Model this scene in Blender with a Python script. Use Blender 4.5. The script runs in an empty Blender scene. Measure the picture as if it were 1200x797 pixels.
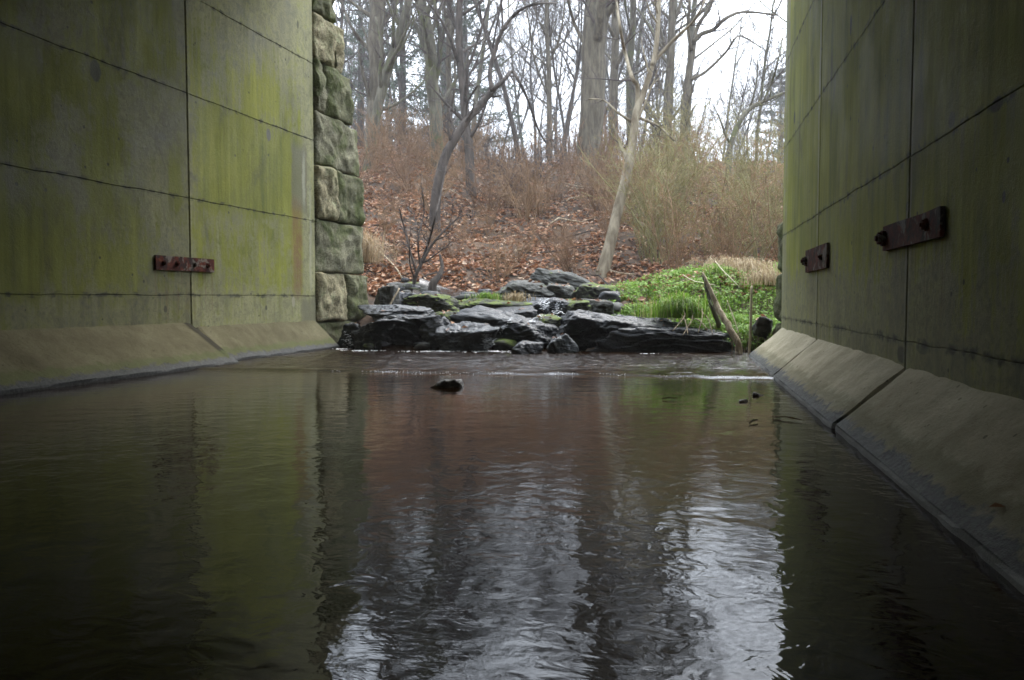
import bpy, bmesh, math, random
import numpy as np
from mathutils import Vector, noise, Matrix
R = math.radians
scene = bpy.context.scene
col = scene.collection
rng = random.Random(7)
PITCH = math.atan(48.5/933.0); HC = 0.70

# ------------------------------------------------------------------ helpers
def ray(px, py):
    dx = (px-600)/933.0; dv = (398.5-py)/933.0
    return Vector((dx, math.cos(PITCH)+dv*math.sin(PITCH), -math.sin(PITCH)+dv*math.cos(PITCH)))
def at(px, py, Y):                       # a point of the place seen at that bearing, Y metres away
    d = ray(px, py); t = Y/d.y
    return Vector((d.x*t, Y, HC+d.z*t))
def on_level(px, py, z=0.0):
    d = ray(px, py); t = (z-HC)/d.z
    return Vector((d.x*t, d.y*t, z))
def sm(x, a, b):
    t = min(1.0, max(0.0, (x-a)/(b-a))); return t*t*(3-2*t)

def tag(o, label=None, cat=None, group=None, kind=None):
    if label: o['label'] = label
    if cat: o['category'] = cat
    if group: o['group'] = group
    if kind: o['kind'] = kind
    return o
def empty(name, loc, rz=0.0):
    o = bpy.data.objects.new(name, None); col.objects.link(o)
    o.location = loc; o.rotation_euler = (0, 0, rz); o.empty_display_size = 0.2
    return o
def link(name, me, parent=None, loc=(0, 0, 0)):
    o = bpy.data.objects.new(name, me); col.objects.link(o); o.location = loc
    if parent is not None: o.parent = parent
    return o
def copy_tree(o, parent=None):
    c = o.copy(); col.objects.link(c)
    if parent is not None: c.parent = parent
    for ch in list(o.children): copy_tree(ch, c)
    return c

class MB:                                 # collects vertices and faces of ONE mesh
    def __init__(s): s.v = []; s.f = []; s.uv = None; s.rnd = None
    def tube(s, pts, rad, n=6, cap=True):
        base = len(s.v); m = len(pts); up = None
        for i, p in enumerate(pts):
            a = pts[max(0, i-1)]; b = pts[min(m-1, i+1)]
            d = (b-a)
            if d.length < 1e-9: d = Vector((0, 0, 1))
            d.normalize()
            if up is None:
                up = d.orthogonal().normalized()
            else:
                up = (up-d*up.dot(d))
                up = up.normalized() if up.length > 1e-6 else d.orthogonal().normalized()
            w = d.cross(up)
            for k in range(n):
                a_ = 2*math.pi*k/n
                s.v.append(p+(up*math.cos(a_)+w*math.sin(a_))*rad[i])
        for i in range(m-1):
            for k in range(n):
                k2 = (k+1) % n
                s.f.append((base+i*n+k, base+i*n+k2, base+(i+1)*n+k2, base+(i+1)*n+k))
        if cap:
            s.f.append(tuple(base+(m-1)*n+k for k in range(n)))
            s.f.append(tuple(base+n-1-k for k in range(n)))
    def poly(s, pts):
        b = len(s.v); s.v.extend(pts); s.f.append(tuple(range(b, b+len(pts))))
    def mesh(s, name, mat, smooth=True, origin=None):
        me = bpy.data.meshes.new(name)
        v = s.v if origin is None else [Vector(p)-Vector(origin) for p in s.v]
        me.from_pydata([tuple(p) for p in v], [], s.f); 
        if mat: me.materials.append(mat)
        if smooth: me.polygons.foreach_set('use_smooth', [True]*len(me.polygons))
        if s.uv:
            uvl = me.uv_layers.new(name='wallmap')
            li = np.empty(len(me.loops), dtype=np.int32); me.loops.foreach_get('vertex_index', li)
            arr = np.array(s.uv, dtype=np.float32)[li].ravel(); uvl.data.foreach_set('uv', arr)
        if s.rnd:
            at_ = me.attributes.new('rnd', 'FLOAT', 'FACE'); at_.data.foreach_set('value', s.rnd)
        me.update(); return me

# ------------------------------------------------------------------ node helper
class N:
    def __init__(s, name):
        s.m = bpy.data.materials.new(name); s.m.use_nodes = True; s.t = s.m.node_tree; s.t.nodes.clear()
        s.out = s.t.nodes.new('ShaderNodeOutputMaterial')
    def n(s, typ, **kw):
        nd = s.t.nodes.new(typ)
        for k, v in kw.items(): setattr(nd, k, v)
        return nd
    def put(s, sock, v):
        if isinstance(v, bpy.types.NodeSocket): s.t.links.new(v, sock)
        elif v is not None:
            try: sock.default_value = v
            except Exception: sock.default_value = (*v, 1.0)
    def math(s, op, a, b=None, c=None, clamp=False):
        nd = s.n('ShaderNodeMath', operation=op, use_clamp=clamp)
        for i, v in enumerate((a, b, c)):
            if v is not None: s.put(nd.inputs[i], v)
        return nd.outputs[0]
    def mul(s, a, b): return s.math('MULTIPLY', a, b)
    def add(s, a, b, clamp=False): return s.math('ADD', a, b, clamp=clamp)
    def sub(s, a, b, clamp=False): return s.math('SUBTRACT', a, b, clamp=clamp)
    def step(s, x, a, b, lo=0.0, hi=1.0):
        nd = s.n('ShaderNodeMapRange', interpolation_type='SMOOTHSTEP')
        s.put(nd.inputs[0], x); nd.inputs[1].default_value = a; nd.inputs[2].default_value = b
        nd.inputs[3].default_value = lo; nd.inputs[4].default_value = hi
        return nd.outputs[0]
    def box(s, x, a, b, f): return s.mul(s.step(x, a-f, a+f), s.step(x, b-f, b+f, 1.0, 0.0))
    def mix(s, f, a, b, blend='MIX'):
        nd = s.n('ShaderNodeMix', data_type='RGBA', blend_type=blend)
        s.put(nd.inputs[0], f); s.put(nd.inputs[6], a); s.put(nd.inputs[7], b)
        return nd.outputs[2]
    def noise(s, vec, scale, detail=4, rough=0.55, dist=0.0):
        nd = s.n('ShaderNodeTexNoise'); s.put(nd.inputs['Vector'], vec); nd.inputs['Scale'].default_value = scale
        nd.inputs['Detail'].default_value = detail; nd.inputs['Roughness'].default_value = rough; nd.inputs['Distortion'].default_value = dist
        return nd.outputs['Fac']
    def vor(s, vec, scale, feature='F1'):
        nd = s.n('ShaderNodeTexVoronoi', feature=feature); s.put(nd.inputs['Vector'], vec); nd.inputs['Scale'].default_value = scale
        return nd
    def pos(s): return s.n('ShaderNodeNewGeometry').outputs['Position']
    def obj(s): return s.n('ShaderNodeTexCoord').outputs['Object']
    def scl(s, v, sx, sy, sz):
        nd = s.n('ShaderNodeMapping'); s.put(nd.inputs[0], v); nd.inputs['Scale'].default_value = (sx, sy, sz); return nd.outputs[0]
    def rot(s, v, rz):
        nd = s.n('ShaderNodeMapping'); s.put(nd.inputs[0], v); nd.inputs['Rotation'].default_value = (0, 0, rz); return nd.outputs[0]
    def xyz(s, v):
        nd = s.n('ShaderNodeSeparateXYZ'); s.put(nd.inputs[0], v); return nd.outputs
    def comb(s, x, y, z):
        nd = s.n('ShaderNodeCombineXYZ'); s.put(nd.inputs[0], x); s.put(nd.inputs[1], y); s.put(nd.inputs[2], z); return nd.outputs[0]
    def attr(s, name): return s.n('ShaderNodeAttribute', attribute_name=name).outputs['Fac']
    def ramp(s, f, stops):
        nd = s.n('ShaderNodeValToRGB'); s.put(nd.inputs[0], f); cr = nd.color_ramp
        while len(cr.elements) < len(stops): cr.elements.new(0.5)
        for e, (p, c) in zip(cr.elements, stops): e.position = p; e.color = (*c, 1.0)
        return nd.outputs[0]
    def bump(s, h, strength=0.5, dist=0.02, normal=None):
        nd = s.n('ShaderNodeBump'); s.put(nd.inputs['Height'], h); nd.inputs['Strength'].default_value = strength
        nd.inputs['Distance'].default_value = dist
        if normal is not None: s.put(nd.inputs['Normal'], normal)
        return nd.outputs[0]
    def bsdf(s, color, rough=0.8, normal=None, spec=0.5, ior=None, metal=None):
        b = s.n('ShaderNodeBsdfPrincipled'); s.put(b.inputs['Base Color'], color); s.put(b.inputs['Roughness'], rough)
        s.put(b.inputs['Specular IOR Level'], spec)
        if normal is not None: s.put(b.inputs['Normal'], normal)
        if ior: b.inputs['IOR'].default_value = ior
        if metal is not None: s.put(b.inputs['Metallic'], metal)
        return b.outputs[0]
    def done(s, sh): s.t.links.new(sh, s.out.inputs[0]); return s.m

# ------------------------------------------------------------------ wall frames: s along the wall from its far end, n into the stream, z up
class Frame:
    def __init__(s, end, d):              # d: direction of travel towards the far end
        d = Vector((d[0], d[1], 0)).normalized(); s.end = Vector((end[0], end[1], 0)); s.S = -d
    def setN(s, N_): s.N = N_
    def p(s, a, n, z): return s.end+s.S*a+s.N*n+Vector((0, 0, z))
    def local(s, x, y):
        v = Vector((x, y, 0))-s.end; return v.dot(s.S), v.dot(s.N)
    def hit(s, px, py, n=0.0):
        d = ray(px, py); o = Vector((0, 0, HC))
        t = (n-(o-s.end).dot(s.N)+0.0)/d.dot(s.N)
        q = o+d*t
        return (q-s.end).dot(s.S), q.z
LW = Frame((-2.78, 11.3), (0.2787, 1)); LW.setN(Vector((LW.S.y*-1, LW.S.x, 0)))
RW = Frame((3.2, 9.47), (0.214, 1)); RW.setN(Vector((RW.S.y, -RW.S.x, 0)))

# ------------------------------------------------------------------ terrain height
def height(x, y, rough=True):
    bed = -0.45+0.45*sm(y, 9.6, 11.0)+0.75*sm(y, 11.0, 15.5)
    yb = 15.3-0.25*max(0.0, min(6.0, -x-0.5))
    d = max(0.0, y-yb)
    hill = bed+0.335*min(d, 15.0)+0.10*max(0.0, d-15.0)
    mound = sm(x, 0.95, 1.7)*(0.24*sm(y, 10.25, 10.6)+(0.50+0.42*sm(x, 1.3, 3.6))*sm(y, 10.6, 13.8))
    left = sm(-x, 1.0, 2.6)*(0.35*sm(y, 12.0, 13.5))
    h = max(hill, mound) if y > 10.2 and x > 0.95 else hill
    h = h+left
    if y > 10.5 and x > 1.0: h += 0.09*sm(y, 10.5, 11.2)*noise.fractal(Vector((x*2.2, y*2.2, 8.0)), 0.8, 2.0, 3)
    sl, nl = LW.local(x, y); sr, nr = RW.local(x, y)
    h = max(h, 4.2-1.6*max(0, -0.1-sl)-3.0*max(0, nl+0.45))if nl < 1.0 and sl > -6 and (sl < -1.9 or nl < -0.42) else h
    h = max(h, 4.2-2.2*max(0, 0.2-sr)-3.0*max(0, nr+0.45))if nr < 1.0 and sr > -6 and (sr < -1.2 or nr < -0.42) else h
    if y < -26: h = min(h, -0.45+0.3*max(0.0, abs(x)-4.0))
    if rough and y > 10:
        amp = 0.10+0.10*sm(y, 14, 20)
        h += amp*noise.fractal(Vector((x*0.7, y*0.7, 3.1)), 1.0, 2.0, 4)
    return h

# ------------------------------------------------------------------ materials
def mat_concrete(name, side):
    g = N(name); uv = g.n('ShaderNodeUVMap', uv_map='wallmap').outputs[0]
    s, z, _ = g.xyz(uv); P = g.pos()
    big = g.noise(g.scl(uv, 0.9, 0.7, 1), 1.0, 5, 0.6, 0.4)
    big2 = g.noise(g.scl(uv, 1.7, 1.1, 1), 1.3, 6, 0.65, 0.2)
    streak = g.noise(g.scl(uv, 9.0, 0.45, 1), 1.0, 5, 0.65, 0.15)
    streak2 = g.noise(g.scl(uv, 26.0, 1.2, 1), 1.0, 4, 0.7)
    fine = g.noise(P, 26.0, 6, 0.7)
    grain = g.noise(P, 140.0, 3, 0.7)
    c = g.ramp(big2, [(0.28, (0.155, 0.148, 0.068)), (0.5, (0.275, 0.262, 0.125)), (0.72, (0.40, 0.385, 0.205))])
    mott = g.noise(P, 7.5, 6, 0.72, 0.6)
    c = g.mix(g.step(mott, 0.44, 0.64, 0, 0.55), c, (0.13, 0.125, 0.06))
    c = g.mix(g.step(fine, 0.47, 0.66, 0, 0.5), c, (0.11, 0.105, 0.055))
    c = g.mix(g.step(grain, 0.55, 0.75, 0, 0.35), c, (0.34, 0.33, 0.26))
    c = g.mix(g.step(streak2, 0.52, 0.74, 0, 0.3), c, (0.32, 0.31, 0.25))
    # algae film: patches that run down in streaks
    if side == 'left':
        zone = g.add(g.mul(g.box(s, 0.32, 2.62, 0.10), g.box(z, 0.65, 3.6, 0.35)), 0.0)
        bright = g.mul(g.box(s, 0.38, 2.5, 0.12), g.box(z, 1.75, 2.85, 0.12))
        near = g.mul(g.step(s, 2.7, 2.9), g.step(big, 0.40, 0.58))
        dark = g.box(s, 4.55, 5.7, 0.35)
        amount = g.add(g.mul(zone, 0.42), g.add(g.mul(bright, 0.42), g.add(g.mul(near, 0.55), g.mul(dark, 0.45))))
    else:
        zone = g.mul(g.step(s, 0.25, 0.5), g.mul(g.step(s, 6.6, 4.8, 0.55, 1.0), g.box(z, 1.0, 4.6, 0.35)))
        band = g.box(z, 1.35, 3.2, 0.30)
        pot = g.mul(g.box(s, 6.1, 6.9, 0.3), 0.4)
        amount = g.add(g.mul(zone, 0.80), g.add(g.mul(band, 0.34), pot))
    amount = g.mul(amount, g.step(z, 0.55, 0.95, 0.25, 1.0))
    alg = g.add(g.add(g.mul(amount, 1.2), g.mul(g.sub(mott, 0.5), -1.7)), g.add(g.mul(g.sub(streak, 0.5), 1.5), g.add(g.mul(g.sub(big2, 0.5), 1.3), g.mul(g.sub(streak2, 0.5), 0.9))))
    algm = g.step(alg, -0.02, 0.74, 0.0, 0.95)
    gk = 1.0 if side == 'left' else 1.2
    green = g.ramp(g.add(g.mul(big, 0.5), g.mul(streak, 0.5)), [(0.34, (0.072*gk, 0.085*gk, 0.003)), (0.5, (0.178*gk, 0.186*gk, 0.014)), (0.68, (0.305*gk, 0.308*gk, 0.045))])
    c = g.mix(algm, c, green)
    # brown-black grime patches
    gr = g.noise(g.scl(uv, 2.3, 1.0, 1), 1.0, 7, 0.7, 0.5)
    c = g.mix(g.step(gr, 0.52, 0.74, 0, 0.65), c, (0.065, 0.058, 0.032))
    # grime line along the pour joints and drips under them
    joints = ZJ_L if side == 'left' else ZJ_R
    for zj in joints:
        d = g.sub(zj, z)
        c = g.mix(g.mul(g.mul(g.step(d, -0.03, 0.0), g.step(d, 0.02, 0.42, 1.0, 0.0)), g.step(streak, 0.48, 0.66, 0, 0.5)), c, (0.10, 0.095, 0.065))
        hole = g.mul(g.step(g.add(g.math('ABSOLUTE', d), g.mul(g.sub(mott, 0.5), 0.12)), 0.006, 0.032, 1.0, 0.0), g.step(g.noise(g.scl(uv, 9, 9, 1), 1.0, 2), 0.42, 0.62, 0, 0.8))
        c = g.mix(hole, c, (0.03, 0.028, 0.02))
    # bug holes
    v = g.vor(g.scl(uv, 1, 1, 1), 7.0); rr = g.xyz(v.outputs['Color'])
    rad = g.mul(g.step(rr[0], 0.3, 1.0), 0.11)
    pit = g.math('LESS_THAN', v.outputs['Distance'], rad)
    c = g.mix(g.mul(pit, 0.75), c, (0.04, 0.038, 0.026))
    if side == 'left':                    # pours past the joint: dirtier, with the tunnel's dimness multiplied into the colour
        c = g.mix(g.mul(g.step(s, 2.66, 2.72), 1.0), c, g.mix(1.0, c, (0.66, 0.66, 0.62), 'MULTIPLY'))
    for (a, b, zt) in PLATES[side]:        # rust runs below the bolted plates
        run = g.mul(g.box(g.add(s, g.mul(g.sub(mott, 0.5), 0.06)), a, b, 0.03), g.mul(g.step(z, zt-0.75, zt-0.05), g.step(z, zt, zt+0.02, 1.0, 0.0)))
        c = g.mix(g.mul(run, g.step(streak2, 0.50, 0.68, 0.0, 0.7)), c, (0.12, 0.055, 0.022))
    # single marks: round tie-hole patches
    marks = MARKS_L if side == 'left' else MARKS_R
    for (ms, mz, rs, rz_, colr, a) in marks:
        dx = g.math('DIVIDE', g.sub(s, ms), rs); dz = g.math('DIVIDE', g.sub(z, mz), rz_)
        dd = g.math('SQRT', g.add(g.mul(dx, dx), g.mul(dz, dz)))
        c = g.mix(g.mul(g.step(g.add(dd, g.mul(g.sub(fine, 0.5), 0.5)), 0.75, 1.05, 1.0, 0.0), a), c, colr)
    if side == 'left':                    # seepage at the end of the wall: a damp grey tongue, a rust run and white lime runs
        wob = g.mul(g.sub(g.noise(g.scl(uv, 3, 1.6, 1), 1.0, 3), 0.5), 0.10)
        sw = g.add(g.add(s, wob), g.mul(g.sub(mott, 0.5), 0.10))
        damp = g.mul(g.box(sw, 0.20, 0.60, 0.03), g.box(z, 1.88, 2.78, 0.10))
        c = g.mix(g.mul(damp, 0.8), c, (0.115, 0.108, 0.066))
        c = g.mix(g.mul(g.mul(g.box(sw, 0.25, 0.32, 0.025), 0.6), g.box(z, 2.0, 2.65, 0.15)), c, (0.36, 0.35, 0.25))
        rust = g.mul(g.box(sw, 0.36, 0.60, 0.05), g.mul(g.box(z, 0.75, 2.0, 0.15), g.step(mott, 0.34, 0.56, 0.45, 1.0)))
        c = g.mix(g.mul(rust, g.step(streak2, 0.25, 0.6, 0.4, 0.85)), c, (0.16, 0.078, 0.025))
        c = g.mix(g.mul(g.box(sw, 0.10, 0.15, 0.015), g.mul(g.box(z, 0.85, 2.2, 0.2), 0.5)), c, (0.36, 0.35, 0.26))
        c = g.mix(g.mul(g.box(s, -0.2, 0.40, 0.05), g.mul(g.step(z, 0.80, 0.62), 0.7)), c, (0.13, 0.12, 0.075))
    else:
        for (a, b) in ((0.10, 0.16), (0.34, 0.37), (2.47, 2.54), (5.37, 5.45)):
            c = g.mix(g.mul(g.box(g.add(s, g.mul(g.sub(big, 0.5), 0.06)), a, b, 0.02), g.step(g.add(g.mul(streak2, 0.5), g.mul(mott, 0.5)), 0.38, 0.6, 0.0, 0.75)), c, (0.30, 0.295, 0.23))
    h = g.add(g.mul(fine, 0.5), g.add(g.mul(grain, 0.3), g.add(g.mul(pit, -1.6), g.mul(mott, 0.3))))
    nrm = g.bump(h, 0.6, 0.013)
    return g.done(g.bsdf(c, g.step(big2, 0.3, 0.7, 0.62, 0.85), nrm, 0.35))

def mat_footing(name, k):
    g = N(name); uv = g.n('ShaderNodeUVMap', uv_map='wallmap').outputs[0]
    P = g.pos(); x, y, z = g.xyz(P)
    a = g.noise(P, 2.2, 6, 0.65); b = g.noise(P, 38.0, 5, 0.75); cgr = g.noise(P, 150.0, 3, 0.7); e = g.noise(P, 9.0, 5, 0.7, 0.6)
    c = g.ramp(a, [(0.28, (0.13, 0.115, 0.08)), (0.5, (0.21, 0.19, 0.14)), (0.72, (0.29, 0.27, 0.21))])
    c = g.mix(g.step(b, 0.46, 0.72, 0, 0.45), c, (0.12, 0.11, 0.075))
    c = g.mix(g.step(e, 0.55, 0.75, 0, 0.35 if k < 1 else 0.15), c, (0.13, 0.14, 0.06))
    v = g.vor(P, 16.0); rr = g.xyz(v.outputs['Color'])
    pit = g.math('LESS_THAN', v.outputs['Distance'], g.mul(g.step(rr[0], 0.5, 1.0), 0.16))
    c = g.mix(g.mul(pit, 0.6), c, (0.05, 0.048, 0.032))
    if k < 1: c = g.mix(g.mul(g.box(g.add(g.xyz(uv)[0], g.mul(g.sub(e, 0.5), 0.05)), 2.60, 2.83, 0.03), 0.92), c, (0.035, 0.03, 0.02))  # dark band painted along the joint to stand for its shadowed gap
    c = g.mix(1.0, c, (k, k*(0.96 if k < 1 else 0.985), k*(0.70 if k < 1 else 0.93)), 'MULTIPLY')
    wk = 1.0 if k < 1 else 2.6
    wet = g.step(g.add(z, g.mul(g.sub(e, 0.5), 0.16)), 0.065, 0.095, 1.0, 0.0)
    moss = g.mul(g.box(g.add(z, g.mul(g.sub(e, 0.5), 0.16)), 0.08, 0.14, 0.02), 0.75 if k < 1 else 0.4)
    c = g.mix(moss, c, (0.075, 0.085, 0.03))
    c = g.mix(wet, c, g.ramp(b, [(0.35, (0.018*wk, 0.018*wk, 0.016*wk)), (0.7, (0.065*wk, 0.066*wk, 0.062*wk))]))
    if k > 1: c = g.mix(g.step(z, 0.034, 0.026, 0.0, 0.85), c, (0.42, 0.42, 0.40))
    nrm = g.bump(g.add(g.mul(b, 0.8), g.add(g.mul(cgr, 0.4), g.mul(e, 0.8))), 0.7, 0.012)
    return g.done(g.bsdf(c, g.mix(wet, (0.9,)*3, (0.6,)*3), nrm, 0.15))

def mat_granite(name, tint):
    mo = 0.35 if tint[0] > 0.25 else 0.8
    g = N(name); P = g.pos(); O = g.obj()
    a = g.noise(P, 5.0, 6, 0.7, 0.3); b = g.noise(P, 45.0, 5, 0.75); m = g.noise(P, 2.0, 5, 0.65, 0.6); l = g.noise(P, 13.0, 5, 0.7)
    c = g.ramp(a, [(0.3, tuple(t*0.55 for t in tint)), (0.52, tint), (0.72, tuple(min(0.5, t*1.45) for t in tint))])
    c = g.mix(g.step(b, 0.46, 0.62, 0, 0.7), c, (0.05, 0.047, 0.028))
    c = g.mix(g.step(l, 0.60, 0.72, 0, 0.6), c, (0.40, 0.40, 0.34))
    c = g.mix(g.step(m, 0.44, 0.62, 0, mo), c, g.ramp(l, [(0.3, (0.035, 0.05, 0.010)), (0.7, (0.12, 0.14, 0.035))]))
    nrm = g.bump(g.add(a, g.add(g.mul(b, 0.6), g.mul(l, 0.7))), 1.0, 0.05)
    return g.done(g.bsdf(c, 0.88, nrm, 0.3))

def mat_rock(name, tint, wet, moss):
    g = N(name); P = g.pos(); n_ = g.n('ShaderNodeNewGeometry').outputs['Normal']; nz = g.xyz(n_)[2]
    a = g.noise(g.scl(P, 1, 1, 2.5), 5.0, 6, 0.7, 0.4); b = g.noise(P, 40.0, 5, 0.7); l = g.noise(g.scl(P, 1, 1, 5), 6.0, 5, 0.65, 0.5); m = g.noise(P, 5.0, 5, 0.65)
    c = g.ramp(a, [(0.3, tuple(t*0.45 for t in tint)), (0.52, tint), (0.75, tuple(t*1.9 for t in tint))])
    c = g.mix(g.step(l, 0.6, 0.72, 0, 0.45), c, tuple(min(0.5, t*3.2) for t in tint))
    if moss > 0:
        c = g.mix(g.mul(g.mul(g.step(nz, 0.1, 0.6), g.step(m, 0.62-0.3*moss, 0.80-0.3*moss)), 0.9), c, g.ramp(b, [(0.35, (0.055, 0.085, 0.010)), (0.7, (0.17, 0.21, 0.035))]))
    ro = g.step(b, 0.3, 0.7, 0.22 if wet else 0.6, 0.5 if wet else 0.9)
    nrm = g.bump(g.add(a, g.add(g.mul(b, 0.2), g.mul(l, 0.8))), 0.8, 0.03)
    return g.done(g.bsdf(c, ro, nrm, 0.32 if wet else 0.2))

def mat_bark(name, dark, light, scale=1.0, moss=0.0):
    g = N(name); P = g.pos()
    a = g.noise(g.scl(P, 9*scale, 9*scale, 1.6*scale), 1.0, 6, 0.7, 0.4); b = g.noise(P, 2.5, 5, 0.6); f = g.noise(g.scl(P, 40, 40, 14), 1.0, 4, 0.7)
    c = g.mix(g.step(a, 0.34, 0.66), dark, light)
    c = g.mix(g.step(b, 0.48, 0.7, 0, 0.5), c, tuple(0.5*(p+q)*0.75 for p, q in zip(dark, light)))
    if moss: c = g.mix(g.step(b, 0.5, 0.62, 0.0, moss), c, (0.10, 0.11, 0.035))
    nrm = g.bump(g.add(a, g.mul(f, 0.4)), 0.8, 0.03)
    return g.done(g.bsdf(c, 0.9, nrm, 0.2))

def mat_leafy(name, stops, transl=0.35, rough=0.6):
    g = N(name); r = g.attr('rnd')
    c = g.ramp(r, stops)
    d = g.bsdf(c, rough, None, 0.35)
    t = g.n('ShaderNodeBsdfTranslucent'); g.put(t.inputs[0], c)
    mx = g.n('ShaderNodeMixShader'); mx.inputs[0].default_value = transl
    g.t.links.new(d, mx.inputs[1]); g.t.links.new(t.outputs[0], mx.inputs[2])
    return g.done(mx.outputs[0])

def mat_simple(name, c1, c2, scale=8.0, rough=0.8, bump=0.3, spec=0.3):
    g = N(name); P = g.pos(); a = g.noise(P, scale, 5, 0.65); b = g.noise(P, scale*6, 4, 0.7)
    c = g.mix(g.step(g.add(g.mul(a, 0.7), g.mul(b, 0.3)), 0.35, 0.65), c1, c2)
    return g.done(g.bsdf(c, rough, g.bump(g.add(a, g.mul(b, 0.4)), bump, 0.02), spec))

def mat_rust():
    g = N('rusty_steel'); P = g.pos()
    a = g.noise(P, 14.0, 6, 0.7, 0.5); b = g.noise(P, 60.0, 5, 0.75); f = g.noise(P, 7.0, 4, 0.6, 0.8)
    c = g.ramp(a, [(0.32, (0.022, 0.008, 0.005)), (0.5, (0.075, 0.015, 0.008)), (0.68, (0.15, 0.042, 0.016))])
    c = g.mix(g.step(b, 0.55, 0.7, 0, 0.6), c, (0.025, 0.014, 0.010))
    c = g.mix(g.step(f, 0.54, 0.58, 0, 0.8), c, (0.17, 0.155, 0.125))
    c = g.mix(g.step(g.noise(P, 9.0, 5, 0.7, 0.8), 0.50, 0.58, 0, 0.85), c, (0.020, 0.012, 0.009))
    return g.done(g.bsdf(c, 0.75, g.bump(g.add(a, g.mul(b, 0.5)), 0.9, 0.006), 0.12))

def mat_water(name, calm=1.0):
    g = N(name); P = g.pos(); x, y, z = g.xyz(P)
    R_ = g.rot(P, R(12))
    big = g.noise(g.scl(P, 1.1, 1.0, 1), 4.6, 2, 0.5, 0.5)
    mid = g.noise(g.scl(R_, 1.0, 1.2, 1), 10.0, 2, 0.5, 1.0)
    fin = g.noise(g.scl(R_, 0.8, 2.0, 1), 26.0, 3, 0.6, 0.4)
    riff = g.step(y, 5.2, 9.0, 0.25, 1.0)
    patch = g.step(g.noise(P, 0.7, 3), 0.38, 0.62, 0.35, 1.0)
    h = g.add(g.mul(g.mul(big, g.step(y, 2.0, 6.0, 1.0, 0.55)), 0.0050), g.add(g.mul(g.mul(g.mul(mid, patch), g.step(y, 2.0, 6.0, 1.0, 0.6)), 0.0030), g.mul(g.mul(fin, riff), 0.0016)))
    h2 = g.mul(g.mul(g.noise(g.scl(R_, 1, 1.6, 1), 14.0, 3, 0.6, 1.0), g.step(y, 7.0, 8.4)), 0.010)
    nrm = g.bump(g.add(h, h2), calm, 1.0)
    c = g.mix(g.step(g.noise(P, 1.3, 4), 0.35, 0.65), (0.009, 0.0038, 0.0012), (0.016, 0.0072, 0.0024))
    return g.done(g.bsdf(c, 0.035, nrm, 0.5, ior=1.333))

def hitlist(fr, items):
    out = []
    for (px, py, rs, rz_, c, a) in items:
        s_, z_ = fr.hit(px, py); out.append((s_, z_, rs, rz_, c, a))
    return out
ZJ_L = [0.736, 1.785, 2.91, 3.97, 5.02]; ZJ_R = [0.477, 1.437, 2.455, 3.443, 4.45]
DK = (0.035, 0.034, 0.026)
MARKS_L = hitlist(LW, [(315, 158, 0.055, 0.085, (0.10, 0.095, 0.085), 0.9), (112, 83, 0.075, 0.11, (0.055, 0.055, 0.045), 0.8), (190, 160, 0.07, 0.05, (0.08, 0.08, 0.06), 0.5),
                       (344, 354, 0.045, 0.075, (0.36, 0.33, 0.24), 0.6), (312, 361, 0.025, 0.035, DK, 0.8), (194, 362, 0.03, 0.04, DK, 0.7), (349, 29, 0.03, 0.06, DK, 0.7)])
MARKS_R = hitlist(RW, [(997, 30, 0.035, 0.075, DK, 0.95), (931, 138, 0.05, 0.075, DK, 0.95), (1168, 124, 0.07, 0.03, DK, 0.7), (1176, 231, 0.018, 0.025, DK, 0.9), (1063, 242, 0.022, 0.03, DK, 0.95),
                       (989, 236, 0.02, 0.02, DK, 0.8), (1181, 188, 0.015, 0.012, DK, 0.8), (1115, 140, 0.05, 0.04, DK, 0.6), (1056, 415, 0.09, 0.05, DK, 0.7), (1080, 409, 0.10, 0.03, DK, 0.5)])
def span(fr, a, b):
    (sa, za), (sb, zb) = fr.hit(*a), fr.hit(*b); return (min(sa, sb), max(sa, sb), min(za, zb))
PLATES = {'left': [span(LW, (249, 304), (181, 316))], 'right': [span(RW, (1040, 266), (1108, 278)), span(RW, (947, 294), (972, 314))]}
M_cl = mat_concrete('concrete_algae_west', 'left'); M_cr = mat_concrete('concrete_algae_east', 'right'); M_ft = mat_footing('footing_concrete_lit', 2.2); M_ftl = mat_footing('footing_concrete_stained', 0.52)  # east footing's colour raised to make up for daylight it lacks
M_gran = mat_granite('granite', (0.25, 0.232, 0.145)); M_gran_g = mat_granite('granite_mossy', (0.165, 0.16, 0.085)); M_gran_t = mat_granite('granite_tan', (0.40, 0.34, 0.20))
M_wet = mat_rock('wet_slate', (0.020, 0.021, 0.023), True, 0.0); M_wetp = mat_rock('wet_slate_pale', (0.052, 0.055, 0.058), True, 0.0)
M_mossr = mat_rock('mossy_rock', (0.048, 0.046, 0.036), False, 0.75); M_dry = mat_rock('dry_rock', (0.088, 0.085, 0.075), False, 0.15); M_brn = mat_rock('brown_stone', (0.07, 0.055, 0.04), True, 0.0)
M_rust = mat_rust()
M_bark = mat_bark('bark_grey', (0.060, 0.049, 0.034), (0.145, 0.122, 0.088)); M_barkp = mat_bark('bark_pale', (0.115, 0.088, 0.056), (0.29, 0.245, 0.17), 0.6)
M_barkd = mat_bark('bark_dark', (0.030, 0.024, 0.020), (0.085, 0.068, 0.055)); M_barkm = mat_bark('bark_mossy', (0.060, 0.053, 0.037), (0.14, 0.125, 0.09), 1.0, 0.6)
M_twig = mat_simple('twig', (0.045, 0.034, 0.030), (0.085, 0.066, 0.058), 3.0); M_cane = mat_simple('cane_red', (0.105, 0.056, 0.030), (0.22, 0.130, 0.070), 2.0)
M_cane_t = mat_simple('cane_tan', (0.15, 0.088, 0.043), (0.27, 0.165, 0.085), 2.0); M_cane_o = mat_simple('cane_olive', (0.140, 0.118, 0.046), (0.26, 0.232, 0.10), 2.0)
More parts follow.
